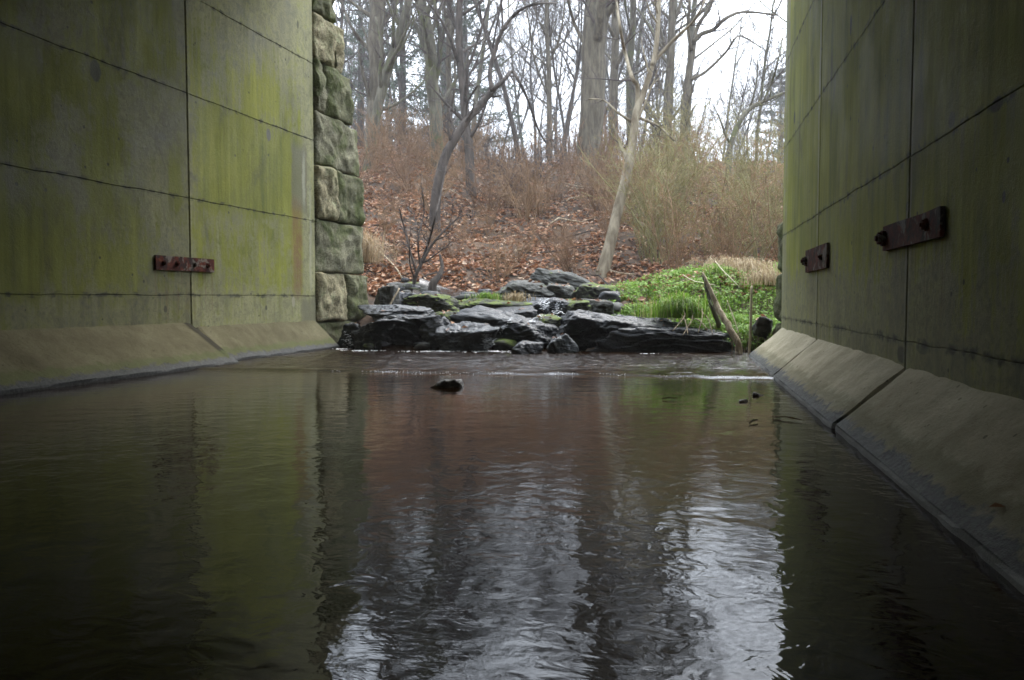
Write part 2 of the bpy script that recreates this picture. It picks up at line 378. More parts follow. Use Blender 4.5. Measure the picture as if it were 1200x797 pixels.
M_bud = mat_leafy('bud', [(0.0, (0.22, 0.21, 0.06)), (0.5, (0.29, 0.25, 0.08)), (1.0, (0.32, 0.22, 0.09))])
M_litter = mat_leafy('dead_leaf', [(0.0, (0.085, 0.042, 0.026)), (0.3, (0.21, 0.090, 0.042)), (0.6, (0.37, 0.175, 0.085)), (0.85, (0.48, 0.28, 0.16)), (1.0, (0.58, 0.44, 0.31))], 0.2)
M_grass = mat_leafy('grass_green', [(0.0, (0.075, 0.15, 0.014)), (0.5, (0.15, 0.27, 0.028)), (0.82, (0.24, 0.38, 0.055)), (0.90, (0.34, 0.36, 0.12)), (1.0, (0.42, 0.33, 0.19))], 0.4)
M_straw = mat_leafy('straw', [(0.0, (0.22, 0.155, 0.08)), (0.5, (0.40, 0.30, 0.17)), (1.0, (0.55, 0.45, 0.29))], 0.3)
M_needle = mat_leafy('needle', [(0.0, (0.035, 0.055, 0.030)), (1.0, (0.075, 0.10, 0.055))], 0.2)
M_soil = mat_simple('soil', (0.028, 0.021, 0.014), (0.10, 0.060, 0.036), 3.0, 0.95, 0.8)
M_wood = mat_bark('weathered_wood', (0.20, 0.145, 0.085), (0.52, 0.43, 0.30), 2.0); M_deck = mat_simple('deck_concrete', (0.19, 0.185, 0.165), (0.30, 0.29, 0.26), 1.5)
M_stalk = mat_simple('dry_stalk', (0.42, 0.34, 0.22), (0.62, 0.53, 0.38), 6.0)
M_water = mat_water('stream_water'); M_foam = mat_simple('foam', (0.55, 0.56, 0.56), (0.75, 0.76, 0.77), 20.0, 0.5)

# ------------------------------------------------------------------ the setting: terrain and water
def axis(lo, hi, a, b, step, grow=1.22):
    xs = [a]; 
    while xs[-1] < b: xs.append(xs[-1]+step)
    st = step
    while xs[-1] < hi: st *= grow; xs.append(xs[-1]+st)
    st = step
    while xs[0] > lo: st *= grow; xs.insert(0, xs[0]-st)
    return xs
def grid_mesh(name, xs, ys, fz, mat):
    m = MB(); w = len(xs)
    for y in ys:
        for x in xs: m.v.append(Vector((x, y, fz(x, y))))
    for j in range(len(ys)-1):
        for i in range(w-1):
            a = j*w+i; m.f.append((a, a+1, a+w+1, a+w))
    return m.mesh(name, mat)
ter = link('ground', grid_mesh('ground', axis(-160, 160, -9, 9, 0.2), axis(-50, 260, 9, 34, 0.2), height, M_soil)); tag(ter, kind='structure')
def step_line(x): return 7.32-0.165*x
def water_z(x, y):
    d = y-step_line(x)-0.05*math.sin(x*2.1)
    rip = 0.2+0.8*sm(d, -0.4, 0.1)
    ed = sm(y, 2.5, 5.5)
    wv = ed*((0.0026+0.0075*sm(d, -0.5, 0.3))*rip*noise.fractal(Vector((x*3.4, y*6.5, 1.0)), 0.7, 2.0, 4)+0.0010*noise.noise(Vector((x*4, y*11, 5.0))))
    z = wv+0.010*sm(d, -0.10, 0.06)+0.008*math.exp(-((d-0.05)/0.06)**2)
    return z
wat = link('stream_water', grid_mesh('stream_water', axis(-9, 9, -4.5, 4.5, 0.06), axis(-40, 12.2, 3.0, 11.5, 0.022, 1.3), water_z, M_water)); tag(wat, kind='structure')
def up_z(x, y): return height(x, y, False)+0.10+0.03*noise.fractal(Vector((x*3, y*3, 0.4)), 1.0, 2.0, 3)
rap = link('rapids_water', grid_mesh('rapids_water', [-1.75+0.06*i for i in range(52)], [10.5+0.06*i for i in range(80)], up_z, M_water)); tag(rap, kind='structure')

# ------------------------------------------------------------------ concrete walls
def panel_mesh(fr, s0, s1, ztop, joints, mat, origin, n0=0.0):
    m = MB(); m.uv = []
    rows = [(0.0, -0.5)]
    for zj in joints:
        gw = 0.006 if fr is LW else 0.0035
        rows += [(0.0, zj-gw), (-0.008, zj-0.0015), (-0.008, zj+0.0015), (0.0, zj+gw)]
    rows.append((0.0, ztop))
    c = 0.009
    cols = [(s0, -0.30), (s0, -c), (s0+c, 0.0)]
    k = 30
    for i in range(1, k): cols.append((s0+c+(s1-s0-2*c)*i/k, 0.0))
    cols += [(s1-c, 0.0), (s1, -c), (s1, -0.30)]
    for (dn, z) in rows:
        for (s, n) in cols:
            wob = 0.0025*noise.noise(Vector((s*5.0, z*0.7, 2.0))) if dn == 0 else 0.003*noise.noise(Vector((s*20, z, 1.0)))
            m.v.append(fr.p(s, n+n0+(dn if n > -0.2 else 0)+wob, z+(0.010*noise.fractal(Vector((s*2.0, round(z, 1)*4, 7.0)), 0.6, 2.0, 4) if 0 < z < ztop else 0))); m.uv.append((s, z))
    w = len(cols)
    flip = fr is RW
    for j in range(len(rows)-1):
        for i in range(w-1):
            a = j*w+i; q = (a, a+1, a+w+1, a+w)
            m.f.append(q if flip else q[::-1])
    return m.mesh('wall_panel', mat, smooth=False, origin=origin)
def footing_mesh(fr, s0, s1, off, ztop, origin, seed):
    m = MB(); m.uv = []
    prof = [(-0.12, ztop+0.002), (0.0, ztop+0.002)]
    for i in range(1, 13):
        t = i/12.0; prof.append((off*t, ztop+(0.035-ztop)*t))
    prof += [(off+0.004, 0.015), (off+0.004, -0.5)]
    K = max(8, int((s1-s0)/0.08))
    ss = [s0+(s1-s0)*i/K for i in range(K+1)]
    for s in ss:
        e = min(s-s0, s1-s)
        for j, (n, z) in enumerate(prof):
            d = 0.010*noise.fractal(Vector((s*4+seed, n*4, z*4)), 1.0, 2.0, 4) if 0 < j < len(prof)-2 else 0.012*noise.fractal(Vector((s*6+seed, 0, z)), 1.0, 2.0, 3)
            if e < 0.02 and j > 0: d -= 0.012
            m.v.append(fr.p(s, n+d*0.7, z+d*0.7)); m.uv.append((s, z))
    w = len(prof); flip = fr is RW
    for i in range(K):
        for j in range(w-1):
            a = i*w+j; q = (a, a+1, a+w+1, a+w); m.f.append(q[::-1] if flip else q)
    for i in (0, K):
        m.f.append(tuple(i*w+j for j in range(w)))
    return m.mesh('footing', M_ft if fr is RW else M_ftl, smooth=False, origin=origin)
TOP = 5.45
def concrete_wall(fr, mat, joints, cuts, foots, label):
    o = fr.p(0, -0.15, 0); root = empty('concrete_wall', o); tag(root, label, 'wall', kind='thing')
    for i in range(len(cuts)-1):
        g0 = 0.0 if i == 0 else 0.006
        link('wall_panel', panel_mesh(fr, cuts[i]+g0, cuts[i+1]-0.006, TOP, joints, mat, o), root)
    for i in range(len(cuts)-1):
        off, zt = foots[min(i, len(foots)-1)]
        ga = 0.0 if i == 0 else 0.014
        gb = 0.055 if (i == 0 and fr is LW) else 0.014
        link('footing', footing_mesh(fr, cuts[i]+ga, cuts[i+1]-gb, off, zt, o, i*3.3), root)
    back = MB(); P8 = [fr.p(s, n, z) for z in (-0.5, TOP) for (s, n) in ((0.05, -0.7), (0.05, -0.29), (cuts[-1]-0.05, -0.29), (cuts[-1]-0.05, -0.7))]
    back.v = P8; back.f = [(0, 1, 2, 3), (7, 6, 5, 4), (0, 4, 5, 1), (1, 5, 6, 2), (2, 6, 7, 3), (3, 7, 4, 0)]
    link('core', back.mesh('core', M_deck, False, o), root)
    return root
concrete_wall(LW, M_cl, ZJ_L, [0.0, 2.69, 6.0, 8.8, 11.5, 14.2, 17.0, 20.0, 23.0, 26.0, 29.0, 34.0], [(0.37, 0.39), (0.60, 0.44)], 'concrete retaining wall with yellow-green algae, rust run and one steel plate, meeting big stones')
concrete_wall(RW, M_cr, ZJ_R, [0.0, 2.57, 5.41, 8.1, 10.8, 13.5, 16.2, 19.0, 22.0, 25.0, 28.0, 33.0], [(0.36, 0.355), (0.36, 0.352), (0.345, 0.345)], 'dim concrete retaining wall carrying two rusty steel plates above sloped footing')

# the bridge overhead that shades the channel
dk = MB(); e0 = LW.p(0.25, -0.6, 0); e1 = RW.p(0.25, -0.6, 0); f0 = LW.p(33.8, -0.6, 0); f1 = RW.p(32.8, -0.6, 0)
org = (e0+e1)/2+Vector((0, 0, TOP))
for z in (TOP+0.003, TOP+1.1):
    for q in (e0, e1, f1, f0): dk.v.append(Vector((q.x, q.y, z)))
dk.f = [(0, 1, 2, 3), (7, 6, 5, 4), (0, 4, 5, 1), (1, 5, 6, 2), (2, 6, 7, 3), (3, 7, 4, 0)]
bd = empty('bridge_deck', org); tag(bd, 'flat concrete bridge deck spanning the stream between both walls', 'bridge deck')
link('slab', dk.mesh('slab', M_deck, False, org), bd)
for i in range(5):
    gd = MB(); t = (i+0.5)/5; a = e0.lerp(e1, t)+(f0-e0).normalized()*0.5; b = f0.lerp(f1, t); w_ = Vector((0.18, 0, 0))
    for z in (TOP-0.35, TOP):
        for q in (a-w_, a+w_, b+w_, b-w_): gd.v.append(Vector((q.x, q.y, z)))
    gd.f = [(0, 1, 2, 3), (7, 6, 5, 4), (0, 4, 5, 1), (1, 5, 6, 2), (2, 6, 7, 3), (3, 7, 4, 0)]
    link('girder', gd.mesh('girder', M_deck, False, org), bd)

# ------------------------------------------------------------------ stone walls of big rock-faced blocks
def block_mesh(fr, s0, s1, z0, z1, n0, n1, seed, mat, origin, bulge=0.10):
    bm = bmesh.new(); bmesh.ops.create_cube(bm, size=2.0)
    bmesh.ops.subdivide_edges(bm, edges=bm.edges[:], cuts=25, use_grid_fill=True)
    r = random.Random(seed); o3 = Vector((r.uniform(0, 99), r.uniform(0, 99), r.uniform(0, 99)))
    hs, hn, hz = (s1-s0)/2, (n1-n0)/2, (z1-z0)/2
    for v in bm.verts:
        u = Vector(v.co)
        q = Vector((u.x*hs, u.y*hn, u.z*hz)); rad = 0.035
        inner = Vector((max(-(hs-rad), min(hs-rad, q.x)), max(-(hn-rad), min(hn-rad, q.y)), max(-(hz-rad), min(hz-rad, q.z))))
        d = q-inner
        if d.length > 1e-6:
            q = inner+d.normalized()*rad*min(1.0, d.length/rad) if d.length > rad else q
        face = max(0.0, (1-abs(u.x)**4))*max(0.0, (1-abs(u.z)**4))
        nn = noise.fractal(q*2.2+o3, 0.9, 2.0, 5)
        if u.y > -0.2: q.y += bulge*face*0.12+0.06*nn+0.075*(noise.voronoi(q*3.4+o3)[0][1]-noise.voronoi(q*3.4+o3)[0][0])*min(1.0, face*2.5)-0.03
        q += Vector((0.03*noise.noise(q*3+o3*2), 0, 0.022*noise.noise(q*3-o3)))
        v.co = fr.p((s0+s1)/2+q.x, (n0+n1)/2+q.y, (z0+z1)/2+q.z)-origin
    me = bpy.data.meshes.new('stone_block'); 
    if fr is LW: pass
    bmesh.ops.recalc_face_normals(bm, faces=bm.faces[:])
    bm.to_mesh(me); bm.free(); me.materials.append(mat); me.polygons.foreach_set('use_smooth', [True]*len(me.polygons))
    return me
o = LW.p(-0.6, -0.3, 0); sw = empty('stone_wall', o); tag(sw, 'old wall of huge mossy rock-faced stones ending the algae-green concrete', 'stone wall', kind='thing')
zc = [-0.35, 0.36, 1.08, 1.84, 2.60, 3.35, 4.07, 4.72, 5.45]
ends = [437, 437, 434, 430, 427, 424, 415, 397, 396]
splits = [None, 409, None, 397, None, 384, 406, None, None]
tints = [(M_gran_g,), (M_gran_t, M_gran_g), (M_gran, M_gran_g), (M_gran_t, M_gran_g), (M_gran,), (M_gran, M_gran_g), (M_gran_t, M_gran_g), (M_gran_g,)]
for k in range(8):
    ymid = at(400, 300, 12).z
    yp = 350-((zc[k]+zc[k+1])/2-HC)*933/12.2
    s_end = LW.hit(ends[k+1] if k else 437, yp, 0.045)[0]
    cutl = [-0.03]
    if splits[k]: cutl.append(LW.hit(splits[k], yp, 0.045)[0])
    cutl.append(s_end)
    for i in range(len(cutl)-1):
        a, b = cutl[i+1]+0.004, cutl[i]-0.004
        out = 0.02 if i == 0 and k in (1, 3) else 0.0
        link('stone_block', block_mesh(LW, a, b, zc[k]+0.004, zc[k+1]-0.004, -0.85, 0.03+out+0.03*rng.random(), 100+k*7+i, tints[k][min(i, len(tints[k])-1)], o), sw)
o = RW.p(-0.5, -0.3, 0); sw2 = empty('stone_wall', o); tag(sw2, 'dark sliver of old stone wall showing past the dim concrete wall end', 'stone wall', kind='thing')
z = -0.35
for k, hgt in enumerate((0.75, 0.62, 0.66, 0.7, 0.62, 0.68, 0.7, 0.7)):
    link('stone_block', block_mesh(RW, -1.0+0.12*max(0, k-2), -0.03, z+0.012, z+hgt-0.012, -0.85, (-0.045 if k < 3 else -0.32)+0.03*rng.random(), 300+k, M_gran_g, o, 0.04), sw2); z += hgt

# ------------------------------------------------------------------ rusty bolted plates
def box_into(m, fr, s0, s1, n0, n1, z0, z1, ch=0.004):
    b = len(m.v)
    for z in (z0, z1):
        for (s, n) in ((s0, n0), (s1, n0), (s1, n1), (s0, n1)): m.v.append(fr.p(s, n, z))
    m.f += [tuple(b+j for j in f) for f in [(0, 1, 2, 3), (7, 6, 5, 4), (0, 4, 5, 1), (1, 5, 6, 2), (2, 6, 7, 3), (3, 7, 4, 0)]]
def plate(fr, pxa, pxb, label, bolts, thick=0.022):
    (sa, za), (sb, zb) = fr.hit(*pxa), fr.hit(*pxb)          # far top corner, near bottom corner
    s0, s1 = min(sa, sb), max(sa, sb); z0, z1 = min(za, zb), max(za, zb)
    o = fr.p((s0+s1)/2, 0, (z0+z1)/2); root = empty('steel_plate', o); tag(root, label, 'plate', 'rusty steel plates bolted across the wall joints')
    bm = bmesh.new(); bmesh.ops.create_cube(bm, size=1.0); bmesh.ops.bevel(bm, geom=bm.edges[:], offset=0.008, segments=2, affect='EDGES')
    bmesh.ops.subdivide_edges(bm, edges=bm.edges[:], cuts=3, use_grid_fill=True)
    for v in bm.verts:
        q = v.co; s = (s0+s1)/2+q.x*(s1-s0); zz = (z0+z1)/2+q.z*(z1-z0); n = 0.003+(q.y+0.5)*thick
        e = 0.004*noise.noise(Vector((s*14, zz*14, 1)))
        v.co = fr.p(s+e, n+e*0.5, zz+e)-o
    bmesh.ops.recalc_face_normals(bm, faces=bm.faces[:])
    me = bpy.data.meshes.new('plate'); bm.to_mesh(me); bm.free(); me.materials.append(M_rust)
    link('plate', me, root)
    for (t, v_, big) in bolts:
        sc = s0+(s1-s0)*t; zz = z0+(z1-z0)*v_; m = MB(); r_ = 0.036 if big else 0.024
        c = [fr.p(sc, thick+0.001, zz), fr.p(sc, thick+(0.024 if big else 0.012), zz)]
        m.tube(c, [r_*1.25, r_*1.25], 14); m.tube([c[1], fr.p(sc, thick+(0.044 if big else 0.026), zz)], [r_, r_*0.95], 6)
        m.tube([c[1], fr.p(sc, thick+(0.056 if big else 0.034), zz)], [r_*0.5, r_*0.45], 10)
        bo = link('bolt', m.mesh('bolt', M_rust, False, o), root)
plate(LW, (249, 304), (181, 316), 'long thin rusty plate across a joint of the algae-green wall', [(0.12, 0.5, False), (0.88, 0.5, False), (0.36, 0.5, False), (0.66, 0.5, False)])
plate(RW, (1040, 266), (1108, 278), 'larger rusty plate with one big protruding bolt, dim wall beside widest panel', [(0.05, 0.5, True), (0.80, 0.55, False)])
plate(RW, (947, 294), (972, 314), 'smaller rusty plate with protruding bolt, nearer the stream rapids on dim wall', [(0.08, 0.5, True), (0.8, 0.5, False)])

# ------------------------------------------------------------------ rocks
def rock_mesh(lx, ly, lz, seed, mat, sub=4, strata=0.5, tilt=(0, 0, 0), planes=13):
    r = random.Random(seed); o3 = Vector((r.uniform(0, 90), r.uniform(0, 90), r.uniform(0, 90)))
    pl = []
    for i in range(planes):
        d = Vector((r.gauss(0, 1), r.gauss(0, 1), r.gauss(0, 1))).normalized(); pl.append((d, r.uniform(0.62, 0.95)))
    pl += [(Vector((r.uniform(-.2, .2), r.uniform(-.2, .2), 1)).normalized(), r.uniform(0.55, 0.72)), (Vector((0, 0, -1)), 0.8), (Vector((r.uniform(-.3, .3), -1, r.uniform(-.1, .35))).normalized(), r.uniform(0.6, 0.8))]
    r_tilt = r.uniform(-1.6, 1.6); r_y = r.uniform(-1.5, 1.5)
    bm = bmesh.new(); bmesh.ops.create_icosphere(bm, subdivisions=sub, radius=1.0)
    M = Matrix.Rotation(tilt[0], 3, 'X') @ Matrix.Rotation(tilt[1], 3, 'Y') @ Matrix.Rotation(tilt[2], 3, 'Z')
    for v in bm.verts:
        d = v.co.normalized(); s_ = 0.0
        for n_, dist in pl:
            c = d.dot(n_)
            if c > 0.05: s_ += (c/dist)**36
        rr = s_**(-1/36.0)
        q = d*rr
        rid = 1-abs(noise.fractal(q*1.7+o3, 0.9, 2.0, 4))
        q += d*(0.075*noise.fractal(q*2.8+o3, 0.7, 2.0, 5)-0.14*max(0.0, rid-0.80))
        t = q.z*3.2+r_y*q.y+1.3*noise.noise(q*1.3+o3)+r_tilt*q.x; fr_ = t-math.floor(t)
        lay = strata*0.075*(fr_**1.6-0.4)
        q.x += lay*d.x; q.y += lay*d.y*1.2
        q = Vector((q.x*lx/1.5, q.y*ly/1.5, q.z*lz/1.4))
        v.co = M @ q
    me = bpy.data.meshes.new('rock'); bm.to_mesh(me); bm.free(); me.materials.append(mat)
    me.polygons.foreach_set('use_smooth', [True]*len(me.polygons))
    return me
def rock(x0, y0, x1, y1, Y, depth, mat, label, seed, tilt=(0, 0, 0), sink=0.3, strata=0.5, name='rock'):
    w = (x1-x0)*Y/933; h = (y1-y0)*Y/933*(1.1 if w > 0.25 else 1.7)
    c = at((x0+x1)/2, (y0+y1)/2, Y+depth*0.3)
    ob = link(name, rock_mesh(w*1.06, depth, h*(1+sink), seed, mat, 6 if w > 0.5 else (5 if w > 0.25 else 4), strata, tilt), None, (c.x, c.y, c.z-h*sink/2))
    return tag(ob, label, 'rock')
W, WP, MS, DR = M_wet, M_wetp, M_mossr, M_dry
rocks = [
 (423, 372, 496, 407, 10.9, 0.6, W, 'broad layered dark slab streaked grey beside the tall stone wall', 1, (0.05, 0.03, 0.1), 0.4, 1.6),
 (444, 359, 505, 378, 11.3, 0.6, WP, 'pale flat-topped slab lying on the broad layered dark slab', 2, (0.08, 0.06, 0.2), 0.1, 0.8),
 (495, 374, 533, 405, 10.8, 0.6, W, 'rounded black block against right end of the broad layered slab', 3, (0, 0, 0.4), 0.3, 0.8),
 (520, 383, 566, 410, 10.5, 0.5, WP, 'low sloping wet slab just left of the little white waterfall', 4, (0.28, -0.12, 0.2), 0.2, 0.8),
 (584, 378, 658, 411, 10.8, 0.6, W, 'widest tilted slab shining wet in the middle of rapids', 5, (0.10, 0.10, -0.25), 0.2, 0.6),
 (604, 400, 631, 414, 10.0, 0.3, W, 'small dark pointed stone in water before the widest tilted slab', 6, (0, 0, 0.3), 0.5, 0.4),
 (644, 396, 669, 415, 10.1, 0.3, WP, 'small pale-topped wedge leaning on the largest black boulder', 7, (0.1, -0.3, 0.3), 0.4, 0.5),
 (650, 366, 782, 417, 10.6, 1.0, W, 'largest black boulder with grey sloping top at the water edge', 8, (0.12, 0.10, 0.05), 0.35, 1.0),
 (742, 385, 864, 420, 10.3, 0.6, W, 'long low black ledge below the grassy bank and dead branch', 9, (0.0, 0.03, 0.04), 0.35, 1.4),
 (478, 346, 540, 367, 12.4, 0.8, MS, 'dark mossy rock at the foot of the leafy bank sapling', 10, (0.1, 0.1, 0.2), 0.4, 0.6),
 (534, 350, 584, 367, 12.6, 0.7, MS, 'long mossy rock under the bright green grass tuft', 11, (0.1, 0.0, -0.2), 0.4, 0.6),
 (512, 366, 538, 385, 11.6, 0.4, MS, 'moss-covered lump above the low sloping wet slab, left of pair', 12, (0, 0, 0.5), 0.3, 0.4),
 (536, 369, 560, 384, 11.5, 0.4, MS, 'small yellow-mossed stone above the low sloping wet slab, right of pair', 13, (0, 0.1, 0.1), 0.3, 0.4),
 (586, 330, 646, 352, 13.3, 1.0, DR, 'flat pale slab with moss below the highest grey slab', 14, (0.14, 0.06, 0.2), 0.2, 0.6),
 (620, 318, 676, 337, 14.4, 0.7, DR, 'highest grey slab tilting down to the right at head of rapids', 15, (0.1, 0.22, 0.0), 0.2, 0.7),
 (612, 350, 648, 368, 12.4, 0.6, W, 'dark wet rock between flat pale slab and widest tilted slab', 16, (0.15, -0.2, 0.3), 0.3, 0.8),
 (644, 333, 674, 347, 13.4, 0.6, DR, 'grey stone directly under the highest grey slab', 17, (0.1, 0.1, 0.5), 0.3, 0.5),
 (640, 349, 664, 366, 12.2, 0.5, W, 'upright dark stone behind the largest black boulder', 18, (0, 0.3, 0.1), 0.3, 0.6),
 (660, 352, 690, 368, 12.0, 0.6, MS, 'low mossy stone behind grey top of the largest black boulder', 19, (0.1, 0, 0.3), 0.3, 0.5),
 (672, 334, 707, 350, 13.2, 0.6, MS, 'brown mossy rock at foot of the leaning pale tree', 20, (0.05, 0.1, 0.2), 0.4, 0.5),
 (440, 336, 464, 368, 12.4, 0.5, DR, 'grey upright lump close beside the tall stone wall', 21, (0, 0.1, 0.1), 0.4, 0.6),
 (462, 341, 490, 363, 12.7, 0.5, W, 'black rock in the hollow between grey lump and leafy bank', 22, (0, 0, 0.2), 0.4, 0.6),
 (403, 381, 426, 405, 11.35, 0.35, W, 'small wet stone at tip of the sloped footing, in splashing water', 23, (0, 0.2, 0.1), 0.4, 0.8),
 (753, 371, 788, 391, 10.95, 0.5, W, 'dark rock under the drooping bright grass clump', 24, (0, 0, 0.1), 0.3, 0.6),
 (886, 373, 902, 384, 10.35, 0.2, DR, 'small pale stone against the dark sliver of stone wall', 25, (0, 0.3, 0.1), 0.3, 0.5),
 (618, 372, 650, 386, 11.0, 0.4, MS, 'green-topped stone perched on the widest tilted slab', 26, (0.1, 0, 0.2), 0.1, 0.4),
 (512, 447, 540, 464, 6.25, 0.16, M_brn, 'lone small brown stone standing out of the open pool', 27, (0, 0, 0.2), 0.5, 0.3),
 (862, 471, 875, 479, 5.35, 0.07, M_brn, 'small dark pebble in the pool below the reed stalk, farther out', 28, (0, 0, 0.2), 0.5, 0.3),
 (880, 463, 895, 473, 5.7, 0.07, M_brn, 'small dark pebble in the pool nearest the jointed footing', 29, (0, 0, 0.2), 0.5, 0.3),
 (586, 362, 622, 380, 11.6, 0.6, W, 'dark jagged rock just behind the widest tilted slab', 41, (0.1, -0.15, 0.6), 0.3, 0.5),
 (556, 372, 582, 386, 11.3, 0.4, WP, 'grey wet stone above the little white waterfall', 42, (0.1, 0.2, 0.3), 0.3, 0.5),
 (560, 384, 574, 396, 10.75, 0.25, W, 'small black stone capping the little white waterfall', 30, (0, 0, 0.2), 0.3, 0.5),
 (690, 352, 716, 366, 12.1, 0.5, DR, 'flat grey stone among dead leaves beside the green mound', 31, (0.1, 0, 0.2), 0.3, 0.5),
]
for a in rocks: rock(*a)
cob = [rock_mesh(0.22, 0.2, 0.13, 60+i, (W, MS, DR)[i % 3], 3) for i in range(6)]
for i in range(120):
    x = rng.uniform(-2.1, 1.7); y = 10.75+4.6*rng.random()**1.3
    ob = link('cobble', cob[i % 6], None, (x, y, height(x, y)+0.09)); ob.rotation_euler = (0, 0, rng.uniform(0, 6)); sc_ = rng.uniform(0.5, 1.8); ob.scale = (sc_, sc_, sc_)
    tag(ob, 'small cobble filling the gaps between larger rocks of the rapids', 'cobble', 'cobbles among the rapids')

from mathutils.bvhtree import BVHTree
RV, RF = [], []
ROCKLEAF = []
lr = random.Random(5)
for ob in [o_ for o_ in scene.objects if o_.get('category') == 'rock' and o_.location.y > 8]:
    b_ = len(RV); RV += [v.co+ob.location for v in ob.data.vertices]; RF += [tuple(b_+i for i in p.vertices) for p in ob.data.polygons]
    up_ = [p for p in ob.data.polygons if p.normal.z > 0.75]
    wet_ = ob.data.materials[0] in (M_wet, M_wetp)
    for i in range(lr.randint(1, 4) if wet_ else lr.randint(6, 14)):
        if up_: ROCKLEAF.append(lr.choice(up_).center+ob.location+Vector((0, 0, 0.008)))
rock_bvh = BVHTree.FromPolygons(RV, RF)
# foam: bright flecks at the little falls and along the low step
fm = MB()
def fleck(x, y, z, r):
    b = len(fm.v); k = 7
    ph = rng.uniform(0, 6); st = rng.uniform(1.2, 3.0)
    fm.v.append(Vector((x, y, z+r*0.35)))
    for i in range(k):
        a = ph+2*math.pi*i/k; rr = r*rng.uniform(0.6, 1.2); fm.v.append(Vector((x+math.cos(a)*rr*st, y+math.sin(a)*rr, z-0.002)))
    for i in range(k): fm.f.append((b, b+1+i, b+1+(i+1) % k))
for (px, py, Y, sx, sy, n_) in ((571, 399, 10.42, 0.035, 0.03, 70), (575, 409, 10.35, 0.20, 0.10, 120), (510, 411, 10.4, 0.22, 0.04, 110), (404, 404, 10.9, 0.07, 0.05, 60), (420, 411, 10.5, 0.16, 0.05, 70), (760, 420, 9.95, 0.06, 0.02, 10), (638, 356, 12.2, 0.05, 0.05, 50), (655, 366, 11.5, 0.06, 0.05, 50), (606, 378, 11.2, 0.06, 0.05, 40)):
    q = at(px, py, Y)
    for i in range(n_):
        fleck(q.x+rng.gauss(0, sx), Y+rng.gauss(0, sy), max(0.012, q.z+rng.gauss(0, 0.045)) if q.z > 0.08 else 0.014, rng.uniform(0.003, 0.010))
for (px0, py0, px1, py1, n_, sp_) in ((571, 392, 572, 409, 150, 3.0), (636, 346, 640, 366, 90, 2.5), (640, 366, 622, 378, 70, 2.5), (655, 352, 648, 370, 60, 2.0), (405, 388, 409, 408, 70, 3.0), (600, 372, 585, 392, 50, 2.0), (582, 396, 577, 410, 60, 4.0)):
    for i in range(n_):
        t = rng.random(); d_ = ray(px0+(px1-px0)*t+rng.gauss(0, sp_), py0+(py1-py0)*t).normalized()
        hit_ = rock_bvh.ray_cast(Vector((0, 0, HC)), d_)
        if hit_[0] is not None and hit_[0].z > 0.0: fleck(hit_[0].x, hit_[0].y-0.006, hit_[0].z+0.004, rng.uniform(0.004, 0.011))
for i in range(260):
    x = rng.uniform(-1.75, 2.2); y = step_line(x)+0.05*math.sin(x*2.1)+rng.gauss(0.0, 0.03)
    if noise.noise(Vector((x*2.2, 0, 1))) > -0.15: fleck(x, y, water_z(x, y)+0.003, rng.uniform(0.0015, 0.004))
fo = link('foam', fm.mesh('foam', M_foam)); tag(fo, 'white foam flecks at the little falls and along the low step', 'foam', kind='stuff')

# ------------------------------------------------------------------ trees
UP = Vector((0, 0, 1))
def rand_perp(d, r):
    v = Vector((r.gauss(0, 1), r.gauss(0, 1), r.gauss(0, 1))); v = v-d*v.dot(d)
    return v.normalized() if v.length > 1e-6 else d.orthogonal()
def limb(mb_t, mb_c, p, d, L, r0, lvl, r, maxl, dens, sides=(10, 6, 4, 3, 3), up=0.10, wander=0.16):
    n = (9, 7, 5, 4, 3)[lvl]; pts = [p.copy()]; rad = [r0]; seg = L/n; dd = d.normalized()
    taper = 0.35 if lvl == 0 else 0.2
    for i in range(n):
        dd = (dd+rand_perp(dd, r)*wander*r.uniform(0.3, 1.3)+UP*up*(0.3 if lvl == 0 else 1.0)).normalized()
        pts.append(pts[-1]+dd*seg); rad.append(r0*(1-(1-taper)*(i+1)/n))
    (mb_t if lvl <= 1 else mb_c).tube(pts, rad, sides[lvl], cap=(lvl < 2))
    if lvl >= maxl: return
    spawn(mb_t, mb_c, pts, rad, L, lvl, r, maxl, dens, sides, up, wander)
def spawn(mb_t, mb_c, pts, rad, L, lvl, r, maxl, dens, sides=(10, 6, 4, 3, 3), up=0.10, wander=0.16, start=None):
    nk = int(dens[lvl]); n = len(pts)-1
    t0 = start if start is not None else (0.28, 0.2, 0.12, 0.1)[lvl]
    for k in range(nk):
        t = t0+(1-t0)*(k+r.random())/nk; f = min(n-1e-4, t*n); i = int(f); q = pts[i].lerp(pts[i+1], f-i); ax = (pts[i+1]-pts[i]).normalized()
        ang = r.uniform(0.55, 1.05); nd = ax*math.cos(ang)+rand_perp(ax, r)*math.sin(ang)
        ll = L*(0.46, 0.48, 0.5, 0.5)[lvl]*(1.15-0.75*t)*r.uniform(0.7, 1.25)
        rr = max(0.0085, (rad[i]*(1-(f-i))+rad[i+1]*(f-i))*r.uniform(0.35, 0.6))
        limb(mb_t, mb_c, q, nd, ll, rr, lvl+1, r, maxl, dens, sides, up, wander)
def tree_parts(name, base, mt, mc, mat, loc, label, group=None, twig=M_twig):
    root = empty(name, loc); tag(root, label, 'tree', group)
    link('trunk', mt.mesh('trunk', mat, True, base), root); 
    if mc.v: link('crown', mc.mesh('crown', twig, True, base), root)
    return root
